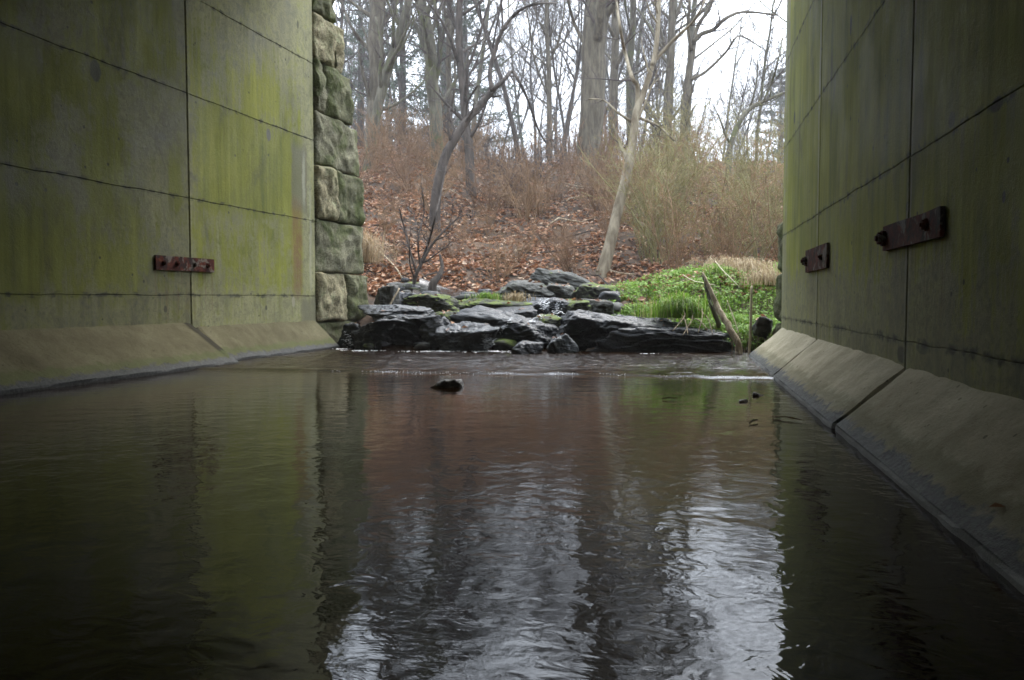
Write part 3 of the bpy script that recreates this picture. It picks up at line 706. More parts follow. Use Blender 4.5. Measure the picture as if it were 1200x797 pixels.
def smooth_path(pts, rad, k=3):
    P, Q = [], []
    n = len(pts)
    for i in range(n-1):
        p0, p1, p2, p3 = pts[max(0, i-1)], pts[i], pts[i+1], pts[min(n-1, i+2)]
        for j in range(k):
            t = j/k
            P.append(0.5*((2*p1)+(p2-p0)*t+(2*p0-5*p1+4*p2-p3)*t*t+(3*p1-p0-3*p2+p3)*t**3)); Q.append(rad[i]*(1-t)+rad[i+1]*t)
    P.append(pts[-1]); Q.append(rad[-1]); return P, Q
def hero(name, Y, stem, limbs, mat, label, seed, dens=(16, 6, 6, 4), maxl=4, start=0.25, twiglen=0.26, group=None):
    """a tree traced in its own vertical plane Y metres off: stem and limbs with widths, then free side branches in all directions"""
    r = random.Random(seed); mt, mc = MB(), MB()
    pts = [at(a, b, Y+(i*0.12)) for i, (a, b, w) in enumerate(stem)]; rad = [w*Y/933/2 for (_, _, w) in stem]
    g0 = height(pts[0].x, pts[0].y)-0.15
    pts.insert(0, Vector((pts[0].x-(pts[1].x-pts[0].x)*0.2, pts[0].y, min(g0, pts[0].z-0.1)))); rad.insert(0, rad[0]*1.25)
    P, Q = smooth_path(pts, rad); base = Vector((P[0].x, P[0].y, g0+0.15))
    for i in range(len(P)):
        P[i] = P[i]+Vector((noise.noise(P[i]*0.9+Vector((seed, 0, 0))), noise.noise(P[i]*0.9+Vector((0, seed, 5))), 0))*Q[i]*0.35
    mt.tube(P, Q, 12)
    L = (P[-1]-P[0]).length
    spawn(mt, mc, P, Q, L*twiglen/0.46, 0, r, maxl, dens, start=start)
    for k, lm in enumerate(limbs):
        lp = [at(a, b, Y+0.12*len(stem)/2+(r.uniform(-.25, .25)*i)) for i, (a, b, w) in enumerate(lm)]; lr = [max(0.008, w*Y/933/2) for (_, _, w) in lm]
        A, B = smooth_path(lp, lr); mt.tube(A, B, 7)
        ll = (A[-1]-A[0]).length
        spawn(mt, mc, A, B, ll*0.7, 1, r, maxl, (0, 7, 5, 3), start=0.25)
    return tree_parts(name, base, mt, mc, mat, base, label, group)
hero('tree', 26, [(682, 240, 32), (688, 195, 28), (694, 120, 28), (698, 60, 28), (704, 0, 29), (710, -80, 27), (718, -190, 24), (724, -330, 17)], [[(696, 78, 7), (684, 50, 5), (672, 25, 4), (664, -10, 3), (660, -60, 2)]], M_bark, 'thickest straight grey trunk standing centrally on the hill', 1, (14, 6, 6, 4), 3, 0.5)
hero('tree', 33, [(716, 215, 14), (718, 170, 12), (719, 110, 10), (721, 50, 9), (722, 0, 9), (725, -90, 8), (730, -200, 6)], [], M_bark, 'slimmer grey trunk right behind the thickest trunk', 2, (12, 6, 5, 3), 3, 0.4)
hero('leaning_tree', 17, [(708, 316, 16), (716, 285, 14), (724, 252, 12.5), (735, 205, 11.5), (742, 165, 10), (746, 130, 9.5), (757, 100, 7), (768, 65, 6), (771, 30, 5.5), (772, 0, 5), (775, -80, 4), (783, -180, 2.5)],
     [[(746, 132, 6), (747, 102, 5.5), (740, 90, 5), (732, 60, 4), (727, 35, 3.5), (722, 0, 3), (716, -60, 2)], [(764, 76, 5), (772, 66, 4.5), (790, 46, 4), (810, 28, 3), (824, 5, 2.5), (838, -30, 1.5)], [(744, 145, 4), (725, 133, 3), (708, 118, 2), (690, 116, 1.5)], [(748, 138, 4), (770, 147, 3), (790, 165, 2)]],
     M_barkp, 'slender pale-barked tree leaning right from the rapids, forking high', 3, (11, 5, 5, 3), 3, 0.35, 0.16)
hero('tree', 31, [(780, 225, 11), (780, 170, 10), (783, 120, 10), (786, 60, 9), (788, 0, 8), (790, -80, 7), (796, -190, 5)], [[(785, 72, 4), (775, 40, 3), (770, 10, 2.5), (764, -30, 2)], [(788, 30, 5), (797, 5, 4), (806, -30, 3)]], M_bark, 'straight grey tree just right of the leaning pale tree', 4, (15, 6, 6, 4), 3, 0.3)
hero('tree', 28, [(797, 225, 10), (800, 163, 9), (805, 105, 8.5), (812, 50, 8)], [[(812, 50, 6), (822, 40, 5.5), (836, 35, 5), (850, 22, 4), (872, 14, 3), (912, 18, 2)], [(812, 52, 6), (818, 30, 5), (832, 8, 4), (842, -25, 3), (850, -80, 2)], [(806, 95, 4), (826, 85, 3.5), (850, 62, 3), (858, 50, 3), (868, 42, 2), (892, 56, 1.5)], [(810, 60, 5), (806, 30, 4), (808, 0, 3.5), (802, -60, 2.5), (806, -130, 1.5)]],
     M_bark, 'grey tree forking into wide spreading limbs near the dim wall', 5, (8, 6, 6, 4), 3, 0.3)
hero('arching_tree', 21, [(853, 200, 7), (858, 165, 6), (868, 140, 5.5), (882, 125, 5), (900, 117, 4), (922, 108, 3), (950, 105, 2)], [[(894, 120, 3), (904, 98, 2.5), (912, 70, 2), (918, 40, 1.5)], [(878, 128, 2.5), (886, 100, 2), (888, 70, 1.5)]], M_barkm, 'thin bare tree arching over the olive bushes toward dim wall', 6, (10, 5, 5, 3), 3, 0.2, 0.3)
hero('tree', 28, [(436, 190, 18), (438, 140, 16), (440, 90, 17), (441, 45, 18), (444, 0, 17), (447, -80, 14), (440, -200, 10)], [[(437, 62, 6), (425, 50, 4.5), (412, 32, 3.5), (402, 8, 2.5), (392, -20, 2)], [(442, 20, 6), (455, -20, 5), (470, -60, 3)]], M_bark, 'stout upright grey tree nearest the tall stone wall', 7, (14, 6, 6, 4), 3, 0.3)
hero('tree', 25, [(430, 195, 12), (440, 140, 11), (453, 88, 11), (465, 50, 10), (478, 5, 9), (492, -70, 7), (505, -160, 5)], [[(458, 70, 4), (475, 40, 3), (482, 10, 2)], [(450, 98, 4), (448, 60, 3), (440, 20, 2)]], M_barkm, 'grey-brown tree leaning right across the stout upright tree', 8, (13, 6, 5, 4), 3, 0.3)
hero('tree', 27, [(512, 220, 17), (511, 150, 16), (506, 80, 15), (500, 38, 14), (493, 0, 13), (486, -80, 11), (480, -200, 7)], [[(508, 95, 6), (516, 50, 5), (510, 10, 4), (507, -40, 3)], [(507, 85, 5), (494, 50, 4), (484, 20, 3), (470, -10, 2)]], M_barkm, 'thick mossy tree leaning slightly left behind the dark bent tree', 9, (14, 6, 6, 4), 3, 0.3)
hero('tree', 30, [(528, 215, 8), (527, 150, 7), (526, 80, 6.5), (526, 20, 6), (527, -60, 5), (524, -170, 3.5)], [], M_bark, 'thin straight grey tree between mossy and forked trees', 10, (14, 5, 5, 4), 3, 0.2)
hero('tree', 24, [(552, 218, 12), (548, 160, 10), (542, 105, 9), (538, 50, 9), (539, 0, 8), (546, -70, 6), (552, -160, 4)], [[(540, 95, 4), (552, 70, 3.5), (562, 40, 3), (572, 5, 2)], [(538, 40, 5), (528, 10, 4), (520, -30, 3)]], M_barkd, 'dark grey tree rising straight behind the bent tree base', 11, (14, 6, 5, 4), 3, 0.25)
hero('bent_tree', 19, [(511, 226, 12), (520, 187, 11), (533, 162, 10), (545, 143, 9), (560, 125, 8), (577, 106, 7)], [[(577, 107, 6), (574, 86, 5.5), (580, 60, 5), (589, 36, 4.5), (604, 16, 4), (626, 5, 3), (652, 4, 2)], [(577, 106, 6), (590, 95, 5), (600, 84, 4.5), (608, 95, 4), (618, 116, 3), (630, 150, 2.5), (640, 168, 2)], [(589, 36, 3), (588, 10, 2.5), (584, -20, 2)], [(545, 143, 3), (548, 120, 2.5), (560, 100, 2)]],
     M_barkd, 'dark crooked tree leaning right and forking at a sharp bend', 12, (6, 4, 5, 3), 3, 0.4, 0.2)
hero('tree', 33, [(644, 195, 7), (644, 130, 6), (643, 80, 5.5), (641, 40, 5), (640, 0, 4), (634, -80, 3)], [[(642, 112, 3), (632, 88, 2.5), (624, 60, 2), (620, 28, 2), (612, -10, 1.5)], [(643, 75, 3), (654, 50, 2.5), (660, 20, 2), (664, -20, 1.5)]], M_bark, 'thin grey tree left of the thickest trunk', 13, (14, 6, 6, 4), 3, 0.15)
hero('sapling', 14.4, [(486, 326, 4.5), (497, 303, 3.6), (507, 286, 2.8), (520, 271, 2.2), (534, 258, 1.8), (548, 250, 1.2)], [[(490, 318, 3.5), (502, 285, 3), (510, 255, 2.5), (517, 225, 2), (523, 195, 1.5)], [(488, 320, 3), (480, 292, 2.5), (474, 268, 2), (468, 245, 1.5)], [(492, 312, 2.5), (490, 280, 2), (497, 250, 1.6), (495, 225, 1.2)]], M_barkd, 'bare red-brown sapling with arching stem at foot of leafy bank', 14, (8, 4, 4, 3), 3, 0.15, 0.45)
hero('stump', 14.2, [(507, 334, 10), (514, 324, 7), (518, 314, 4.5), (517, 305, 3.5), (515, 298, 2.5)], [], M_barkd, 'small black hooked stump beside the arching sapling', 15, (0, 0, 0, 0), 0)

# distant woods: individual trees, copies of a few grown ones
protos = []
for i, (hgt, r0, mat) in enumerate(((15, 0.11, M_bark), (17, 0.14, M_barkm), (13, 0.085, M_barkd), (18, 0.16, M_barkm), (12, 0.075, M_barkd), (16, 0.10, M_barkd))):
    r = random.Random(500+i); mt, mc = MB(), MB()
    limb(mt, mc, Vector((0, 0, -0.3)), Vector((r.uniform(-.1, .1), r.uniform(-.1, .1), 1)), hgt, r0, 0, r, 4 if i < 6 else 3, (18, 7, 6, 3), wander=0.10)
    protos.append((mt.mesh('trunk', mat), mc.mesh('crown', M_twig)))
kinds = ['tall slim grey tree of the distant bare woods', 'mossy-barked tree standing among the distant bare woods', 'thin young grey tree of the distant bare woods', 'stout grey tree standing among the distant bare woods', 'dark thin tree of the distant bare woods', 'mid-sized grey tree standing among the distant bare woods']
first = {}
def far_tree(k, x, y, sc_, rz):
    loc = (x, y, height(x, y))
    if k not in first:
        root = empty('tree', loc); link('trunk', protos[k][0], root); link('crown', protos[k][1], root); first[k] = root
    else:
        root = copy_tree(first[k]); root.location = loc
    root.rotation_euler = (0, 0, rz); root.scale = (sc_, sc_, sc_)
    tag(root, kinds[k], 'tree', 'bare trees of the distant woods'); return root
placed = []
tries = 0
while len(placed) < 80 and tries < 4000:
    tries += 1
    y = 30+55*rng.random()**0.8; u = rng.uniform(375, 960); x = (u-600)*y/933
    if any((x-a)**2+(y-b)**2 < 3.2 for a, b in placed): continue
    placed.append((x, y)); far_tree(rng.randrange(6), x, y, rng.uniform(0.75, 1.15)*(0.62 if u > 835 else 1.0), rng.uniform(0, 6.3))
for (x, y, k) in ((-9, 22, 0), (-12, 27, 3), (-7.4, 18, 2), (9, 24, 1), (12, 28, 0), (8, 17.5, 2), (-15, 34, 1), (15, 35, 3), (-18, 28, 0), (19, 30, 2)):
    far_tree(k, x, y, 1.0, rng.uniform(0, 6))

# evergreens far back
def pine(loc, hgt, seed, label):
    r = random.Random(seed); mt, mc = MB(), MB(); mc.rnd = []
    mt.tube([Vector((0, 0, -0.3)), Vector((0.1, 0, hgt*0.5)), Vector((0, 0.1, hgt))], [0.26, 0.18, 0.03], 8)
    for i in range(46):
        t = 0.15+0.85*i/46; z = hgt*t; L = (1-t)*hgt*0.30+0.5; a = i*2.4+r.uniform(-.3, .3); d = Vector((math.cos(a), math.sin(a), r.uniform(-.05, .2))).normalized()
        p0 = Vector((0, 0, z)); e = p0+d*L; mt.tube([p0, p0.lerp(e, 0.5)+Vector((0, 0, -0.05)), e], [0.04, 0.025, 0.01], 4, False)
        for j in range(52):
            u = r.uniform(0.3, 1.05); c = p0+d*L*u+Vector((r.gauss(0, .28), r.gauss(0, .28), r.gauss(0.05, .10)))*(0.5+0.5*L/3)
            for q in range(3):
                n_ = Vector((r.gauss(0, 1), r.gauss(0, 1), r.gauss(0, .7))).normalized(); w_ = rand_perp(n_, r)*0.034
                mc.poly([c-w_, c+w_, c+n_*r.uniform(0.18, 0.34)]); mc.rnd.append(r.random())
    root = empty('pine_tree', loc); tag(root, label, 'pine tree', 'evergreens far back in the woods')
    link('trunk', mt.mesh('trunk', M_barkd), root); link('crown', mc.mesh('crown', M_needle, False), root)
for (u, y, h_, sd, lb) in ((424, 48, 13, 1, 'dark evergreen showing between tall stone wall and stout upright tree'), (472, 44, 12, 2, 'evergreen behind the mossy tree and the crossing leaning tree'), (545, 47, 12, 3, 'evergreen behind the dark crooked bent tree'), (910, 60, 9, 4, 'low dark evergreen far off beside the dim wall'), (520, 56, 15, 5, 'taller evergreen farthest back behind thin straight tree')):
    x = (u-600)*y/933; pine((x, y, height(x, y)), h_, sd, lb)

# the far woods that read as one mass of stems and twigs
r = random.Random(77); fw = MB()
for i in range(1150):
    y = r.uniform(60, 130); x = r.uniform(-0.42, 0.55)*y; z0 = height(x, y, False)-0.2; h_ = r.uniform(3, 9)*(0.6 if x > 0.2*y else 1)
    p = Vector((x, y, z0)); q = p+Vector((r.gauss(0, .5), r.gauss(0, .5), h_)); fw.tube([p, p.lerp(q, 0.5)+Vector((r.gauss(0, .15), 0, 0)), q], [0.09, 0.06, 0.015], 3, False)
    for j in range(11):
        t = r.uniform(0.25, 1.0); a = p.lerp(q, t); e = a+Vector((r.gauss(0, 1), r.gauss(0, 1), r.uniform(0.2, 1.5))).normalized()*r.uniform(0.8, 2.4)*(1.2-t*0.6)
        fw.tube([a, a.lerp(e, .5)+Vector((0, 0, -.1)), e], [0.028, 0.018, 0.01], 3, False)
        for w_ in range(2):
            b_ = a.lerp(e, r.uniform(.3, .9)); e2 = b_+Vector((r.gauss(0, 1), r.gauss(0, 1), r.uniform(0, 1.4))).normalized()*r.uniform(0.4, 1.0); fw.tube([b_, e2], [0.014, 0.008], 3, False)
tag(link('far_woods', fw.mesh('far_woods', M_twig)), 'grey mass of bare stems and twigs far beyond the hill', 'woods', kind='stuff')

# ------------------------------------------------------------------ shrubs
def shrub_mesh(seed, nst, hgt, spread, mat, r0=0.007, arch=0.0, buds=0):
    r = random.Random(seed); m = MB(); bd_ = MB(); bd_.rnd = []
    for i in range(nst):
        a = r.uniform(0, 6.3); b = Vector((math.cos(a), math.sin(a), 0))*r.uniform(0, 0.3)*spread; d = (Vector((math.cos(a), math.sin(a), 0))*r.uniform(0.1, 0.75)*spread+UP).normalized()
        L = hgt*r.uniform(0.55, 1.15); n = 7; pts = [b+Vector((0, 0, -0.1))]
        for k in range(n):
            d = (d+rand_perp(d, r)*0.14-UP*arch*(k/n)).normalized(); pts.append(pts[-1]+d*L/n)
        q0 = r0*(1.9 if i % 4 == 0 else 1.0)
        m.tube(pts, [q0*(1-0.75*k/n) for k in range(n+1)], 3, False)
        for k in range(r.randint(6, 10)):
            f = r.uniform(1.2, n-0.05); i_ = int(f); q = pts[i_].lerp(pts[i_+1], f-i_); ax = (pts[i_+1]-pts[i_]).normalized()
            e = (ax*0.8+rand_perp(ax, r)*0.8+UP*0.1).normalized(); l2 = L*r.uniform(0.12, 0.36); p2 = [q, q+e*l2*0.5+rand_perp(e, r)*0.04, q+e*l2+rand_perp(e, r)*0.06]
            m.tube(p2, [r0*0.5, r0*0.4, r0*0.2], 3, False)
            for w_ in range(3):
                t = r.uniform(0.2, 1.0); q3 = p2[0].lerp(p2[2], t); e3 = (e+rand_perp(e, r)*0.9).normalized(); q4 = q3+e3*l2*r.uniform(0.25, 0.55); m.tube([q3, q4], [r0*0.35, r0*0.18], 3, False)
                for bb in range(buds):
                    c = q3.lerp(q4, r.random()); u_ = rand_perp(e3, r)*0.014; v_ = e3*0.026; bd_.poly([c, c+u_+v_*0.5, c+v_, c-u_+v_*0.5]); bd_.rnd.append(r.random())
    return m.mesh('canes', mat), (bd_.mesh('buds', M_bud, False) if buds else None)
red = [shrub_mesh(900+i, 16, 1.6, 0.9, M_cane if i % 2 == 0 else M_cane_t, 0.013, 0.10) for i in range(4)]
tan = [shrub_mesh(920+i, 15, 2.0, 0.55, M_cane_t if i % 2 else M_twig, 0.013, 0.03) for i in range(3)]
oli = [shrub_mesh(940+i, 17, 2.5, 0.55, M_cane_o if i != 1 else M_cane_t, 0.012, 0.04, 2) for i in range(3)]
protoS = {}
def shrub(kind, k, x, y, sc_, label, group):
    key = (kind, k); loc = (x, y, height(x, y))
    if key not in protoS:
        cm, bm_ = {'r': red, 't': tan, 'o': oli}[kind][k]
        if bm_ is None: root = link('shrub', cm)
        else:
            root = empty('shrub', loc); link('canes', cm, root); tag(link('buds', bm_, root), kind='stuff')
        protoS[key] = root
    else: root = copy_tree(protoS[key])
    root.location = loc; root.rotation_euler = (0, 0, rng.uniform(0, 6.3)); root.scale = (sc_, sc_, sc_*rng.uniform(0.85, 1.15))
    tag(root, label, 'shrub', group); return root
sp = []
def scatter(n, kind, nk, u0, u1, y0, y1, s0, s1, label, group, gap=0.5):
    c = 0; t = 0
    while c < n and t < 3000:
        t += 1; y = rng.uniform(y0, y1); u = rng.uniform(u0, u1); x = (u-600)*y/933
        if any((x-a)**2+(y-b)**2 < gap*gap for a, b in sp): continue
        sp.append((x, y)); shrub(kind, rng.randrange(nk), x, y, rng.uniform(s0, s1), label, group); c += 1
scatter(15, 'r', 4, 425, 720, 15.8, 20.5, 0.35, 0.75, 'low red-brown bramble sprawling over the leaf-covered slope', 'brambles on the leafy slope', 0.7)
scatter(27, 'r', 4, 415, 770, 21, 29, 0.8, 1.35, 'red-brown bare bramble thicket along the upper slope', 'bramble thickets on the upper slope', 0.8)
scatter(25, 't', 3, 405, 800, 23, 33, 0.75, 1.25, 'grey-tan upright bare shrub under the hilltop trees', 'bare shrubs under the hilltop trees', 0.8)
scatter(15, 'o', 3, 745, 925, 15.2, 20, 0.85, 1.15, 'olive-yellow budding bush behind the grassy mound', 'olive bushes behind the mound', 0.55)
scatter(11, 'o', 3, 690, 960, 20, 27, 0.9, 1.3, 'taller olive bush on the slope behind the front olive bushes', 'olive bushes up the slope', 0.8)

STICKS = []
# ------------------------------------------------------------------ leaf litter, grass, straw
r = random.Random(31); lf = MB(); lf.rnd = []
def leaf(p, sz, r):
    a = r.uniform(0, 6.3); t = Vector((math.cos(a), math.sin(a), r.uniform(-.5, .5))).normalized(); n_ = (UP+Vector((r.gauss(0, .45), r.gauss(0, .45), 0))).normalized(); w_ = n_.cross(t).normalized(); n_ = t.cross(w_)
    l, w = sz, sz*r.uniform(0.45, 0.75); c = r.uniform(-.3, .35)*sz
    b = len(lf.v); lf.v += [p-t*l*.5, p-t*l*.1+w_*w*.5+n_*c, p+t*l*.5, p-t*l*.1-w_*w*.5+n_*c]
    lf.f += [(b, b+1, b+2), (b, b+2, b+3)]; q = r.random(); lf.rnd += [q, min(1, max(0, q+r.uniform(-.06, .06)))]
cnt = 0
while cnt < 46000:
    y = 12.2+22*r.random()**1.3; u = r.uniform(405, 930); x = (u-600)*y/933
    if y < 15.0 and -1.6 < x < 0.9 and r.random() < 0.93: continue
    if x > 1.2 and y < 14.6 and not (y < 11.75 and x < 2.35) and r.random() < 0.72: continue
    if x <= -1.6 and y < 13 and r.random() < .6: continue
    sl, nl = LW.local(x, y)
    if nl < 0.25 and sl > -2.2: continue
    if noise.fractal(Vector((x*0.9, y*0.9, 21)), 0.8, 2.0, 3) < -0.12 and r.random() < 0.75: continue
    leaf(Vector((x, y, height(x, y)+r.uniform(0.0, 0.07))), r.uniform(0.06, 0.16), r); cnt += 1
for p_ in ROCKLEAF: leaf(p_, r.uniform(0.05, 0.10), r)
tag(link('leaf_litter', lf.mesh('leaf_litter', M_litter, False)), 'fallen brown and rust-coloured leaves covering the bank', 'leaf litter', kind='stuff')

def blade(m, p, L, w, r, droop=0.9, dirv=None):
    a = r.uniform(0, 6.3); d = dirv if dirv is not None else Vector((math.cos(a), math.sin(a), 0)); side = Vector((-d.y, d.x, 0))*w; k = r.uniform(0.2, droop)
    p1 = p+UP*L*.55+d*L*.18*k; p2 = p+UP*L*(.85-.35*k)+d*L*.5*k; p3 = p+UP*L*(1.0-.75*k)+d*L*.9*k
    b = len(m.v); m.v += [p-side, p+side, p1-side*.85, p1+side*.85, p2-side*.55, p2+side*.55, p3]
    m.f += [(b, b+1, b+3, b+2), (b+2, b+3, b+5, b+4), (b+4, b+5, b+6)]; q = r.random(); m.rnd += [q, q, q]
gm = MB(); gm.rnd = []; r = random.Random(41); cnt = 0
while cnt < 24000:
    y = r.uniform(10.3, 15.0); u = r.uniform(700, 925); x = (u-600)*y/933
    if x < 1.3+0.25*noise.noise(Vector((x*2, y*2, 0))) or (y < 11.75 and x < 2.2) or (y < 10.6 and x < 2.4): continue
    if noise.fractal(Vector((x*1.9, y*1.9, 9)), 0.8, 2.0, 3) < -0.16 and not (x > 2.3 and y < 13.0): continue
    p = Vector((x, y, height(x, y)-0.01))
    if r.random() < 0.6: blade(gm, p, r.uniform(0.05, 0.17), r.uniform(0.003, 0.006), r)
    else:
        L = r.uniform(0.05, 0.13); c = p+UP*L+Vector((r.gauss(0, .03), r.gauss(0, .03), 0)); n_ = (UP+Vector((r.gauss(0, .5), r.gauss(-.25, .5), 0))).normalized(); a = rand_perp(n_, r); b = n_.cross(a); s_ = r.uniform(0.010, 0.026)
        gm.poly([c+(a*math.cos(t*1.047)+b*math.sin(t*1.047)*0.8)*s_*(1.15 if t == 0 else 1.0) for t in range(6)]); gm.rnd.append(0.25+0.6*r.random())
    cnt += 1
tag(link('grass', gm.mesh('grass', M_grass, False)), 'bright green grass and round leaves covering the low mound', 'grass', kind='stuff')
def tuft(name, p, n_, L, spread, mat, label, cat, droop, seed, dirv=None, group=None):
    m = MB(); m.rnd = []; r = random.Random(seed)
    for i in range(n_):
        a = r.uniform(0, 6.3); q = Vector((math.cos(a), math.sin(a), 0))*abs(r.gauss(0, spread))
        dv = None
        if dirv is not None: dv = (Vector(dirv)+Vector((r.gauss(0, .5), r.gauss(0, .5), 0))).normalized()
        blade(m, p+q, L*r.uniform(0.5, 1.2), r.uniform(0.003, 0.006), r, droop*(1.0 if mat is not M_straw else r.uniform(0.9, 1.5)), dv)
    return tag(link(name, m.mesh(name, mat, False, p), None, p), label, cat, group)
q = at(797, 372, 10.9); tuft('grass_tuft', Vector((q.x, q.y, 0.44)), 1300, 0.40, 0.20, M_grass, 'bright green grass clump drooping over the dark rock and ledge', 'grass tuft', 1.0, 1, (-.25, -1, 0))
q = at(571, 352, 12.9); tuft('grass_tuft', Vector((q.x, q.y, q.z)), 420, 0.16, 0.12, M_grass, 'small vivid green grass tuft on mossy rock in the rapids', 'grass tuft', 0.9, 2)
q = at(604, 352, 12.7); tuft('grass_tuft', Vector((q.x, q.y, q.z-.02)), 200, 0.2, 0.12, M_straw, 'yellowed limp grass tuft hanging below the flat pale slab', 'grass tuft', 1.0, 5, (0, -1, 0))
q = at(424, 196, 15.5); tuft('dry_grass', Vector((q.x, q.y, height(q.x, q.y))), 500, 0.75, 0.25, M_straw, 'pale dry grass spilling past the edge of tall stone wall', 'dry grass', 1.0, 3, (.6, -.4, 0))
for i, (u, v, Y, L_, lb) in enumerate(((745, 343, 12.2, .20, 'green grass tuft at left end of mound near the leaning tree'), (768, 352, 11.7, .17, 'short green grass tuft between mossy stones and drooping clump'), (812, 338, 12.0, .24, 'taller green grass tuft left of leaning broken branch'), (856, 352, 11.2, .22, 'green grass tuft right beside the leaning broken branch'), (838, 322, 13.0, .22, 'green grass tuft on crest of mound among the straw'), (893, 345, 11.0, .24, 'green grass tuft crowding the dark stone sliver'))):
    q = at(u, v, Y); tuft('grass_tuft', Vector((q.x, q.y, height(q.x, q.y)-.02)), 260, L_, 0.13, M_grass, lb, 'grass tuft', 1.0, 40+i)
for i, (pa, lb) in enumerate((([(838, 306, 12.6, 2), (850, 320, 12.2, 2.2), (866, 336, 11.9, 1.6)], 'thin dead stem lying slantwise across the green mound'), ([(800, 322, 12.6, 1.6), (815, 330, 12.3, 2), (838, 334, 12.0, 1.5)], 'thin dead stem lying left of broken branch top on mound'), ([(852, 352, 10.5, 2), (858, 368, 10.4, 2.5), (866, 392, 10.2, 2)], 'short pale splinter standing against the leaning broken branch'))):
    STICKS.append((pa, lb))
for i, (u, v, Y, lb) in enumerate(((880, 312, 13.4, 'pale dry grass heap on top of mound, nearer the dim wall'), (850, 318, 14.2, 'straw-coloured dry grass fringe along the top of mound'), (898, 318, 12.6, 'matted dry grass clump tight against the dark stone sliver'))):
    q = at(u, v, Y); tuft('dry_grass', Vector((q.x, q.y, height(q.x, q.y))), 620, 0.36, 0.30, M_straw, lb, 'dry grass', 1.0, 10+i, None, 'dry grass on the mound')

# ------------------------------------------------------------------ dead wood
def stick(name, path, label, cat, mat, sides=8, rough=0.2, splinters=0, seed=1, group=None):
    pts = [at(a, b, Y) for (a, b, Y, w) in path]; rad = [w*Y/933/2 for (_, _, Y, w) in path]
    P, Q = smooth_path(pts, rad, 4); r = random.Random(seed); m = MB()
    P = [p+Vector((r.gauss(0, 1), r.gauss(0, 1), r.gauss(0, 1)))*q_*rough for p, q_ in zip(P, Q)]
    m.tube(P, Q, sides)
    for i in range(splinters):
        k = r.randrange(len(P)//2, len(P)-1); d = (P[-1]-P[k]); d = Vector((0, 0, -1)) if d.length < .02 else d.normalized()
        e = (d+rand_perp(d, r)*r.uniform(0.1, 0.5)).normalized(); m.tube([P[k], P[k]+e*r.uniform(.1, .3)*.5+rand_perp(e, r)*.02, P[k]+e*r.uniform(.2, .4)], [0.008, 0.006, 0.003], 4)
    b = P[-1]
    return tag(link(name, m.mesh(name, mat, True, b), None, b), label, cat, group)
stick('dead_branch', [(823, 319, 10.6, 2), (830, 335, 10.5, 4.5), (840, 358, 10.4, 6.5), (852, 380, 10.2, 8), (862, 398, 10.05, 8), (868, 414, 9.95, 6), (871, 432, 9.9, 4)], 'broken dead branch leaning from the grass into the water', 'dead branch', M_wood, 9, 0.18, 14, 4)
stick('dead_branch', [(824, 322, 10.75, 2), (829, 340, 10.7, 5), (836, 362, 10.6, 7), (842, 384, 10.5, 5)], 'dark mossy strip of wood behind the leaning broken branch', 'dead branch', M_barkm, 7, 0.2, 0, 5)
stick('reed_stalk', [(881, 335, 10.2, 2.5), (880, 360, 10.15, 3), (879, 395, 10.1, 3), (877, 424, 10.05, 3)], 'single upright pale dry stalk beside the leaning broken branch', 'dry stalk', M_stalk, 6, 0.1)
for pa, lb in STICKS: stick('dry_stalk', [(a, b, Y, w*0.6) for (a, b, Y, w) in pa], lb, 'dry stalk', M_stalk, 5, 0.25)
rt = MB(); r = random.Random(8)
for (a, b) in (((795, 365), (806, 392)), ((800, 362), (788, 388)), ((815, 360), (835, 392)), ((812, 366), (800, 393)), ((822, 360), (818, 390)), ((805, 372), (829, 386)), ((866, 395), (872, 425)), ((858, 390), (862, 424)), ((874, 398), (866, 428))):
    p0 = at(a[0], a[1], 10.75); p1 = at(b[0], b[1], 10.15); mid = p0.lerp(p1, .5)+Vector((r.gauss(0, .03), -.05, .04)); P, Q = smooth_path([p0, mid, p1], [.008, .009, .005], 5); rt.tube(P, Q, 5)
o = at(810, 390, 10.4); tag(link('exposed_roots', rt.mesh('exposed_roots', M_wood, True, o), None, o), 'tangle of pale exposed roots hanging over the long black ledge', 'roots')
stick('twig', [(443, 388, 11.9, 2), (455, 362, 12.0, 2.5), (468, 338, 12.2, 2)], 'pale twig propped up against rocks by the tall stone wall', 'twig', M_wood, 5)
for i, (a, b, c, d, Y, lb) in enumerate(((905, 488, 940, 492, 4.9, 'thin pale twig floating in pool close to jointed footing'), (878, 496, 888, 492, 4.7, 'short dark twig sticking from pool left of floating twig'), (776, 467, 793, 467, 5.6, 'tiny pale twig floating in the mid pool'))):
    pa = on_level(a, b, 0.008); pb = on_level(c, d, 0.012); m = MB(); m.tube([pa, pa.lerp(pb, .5)+Vector((0, .01, .006)), pb], [.004, .005, .003], 5)
    tag(link('twig', m.mesh('twig', M_barkd if i == 1 else M_wood, True, pa), None, pa), lb, 'twig')
lfp = RW.hit(1168, 668, 0.28); q = RW.p(RW.hit(1168, 668, 0.27)[0], 0.27, 0.11)
m = MB(); m.rnd = []
for k in range(2):
    s_ = 1 if k else -1; m.poly([q+Vector((-.03, 0, .004)), q+Vector((0, .018*s_, .012)), q+Vector((.034, .004, .003))]); m.rnd.append(.55)
tag(link('fallen_leaf', m.mesh('fallen_leaf', M_litter, False, q), None, q), 'single orange-brown leaf lying on sloped footing at pool edge', 'leaf')
r = random.Random(19)
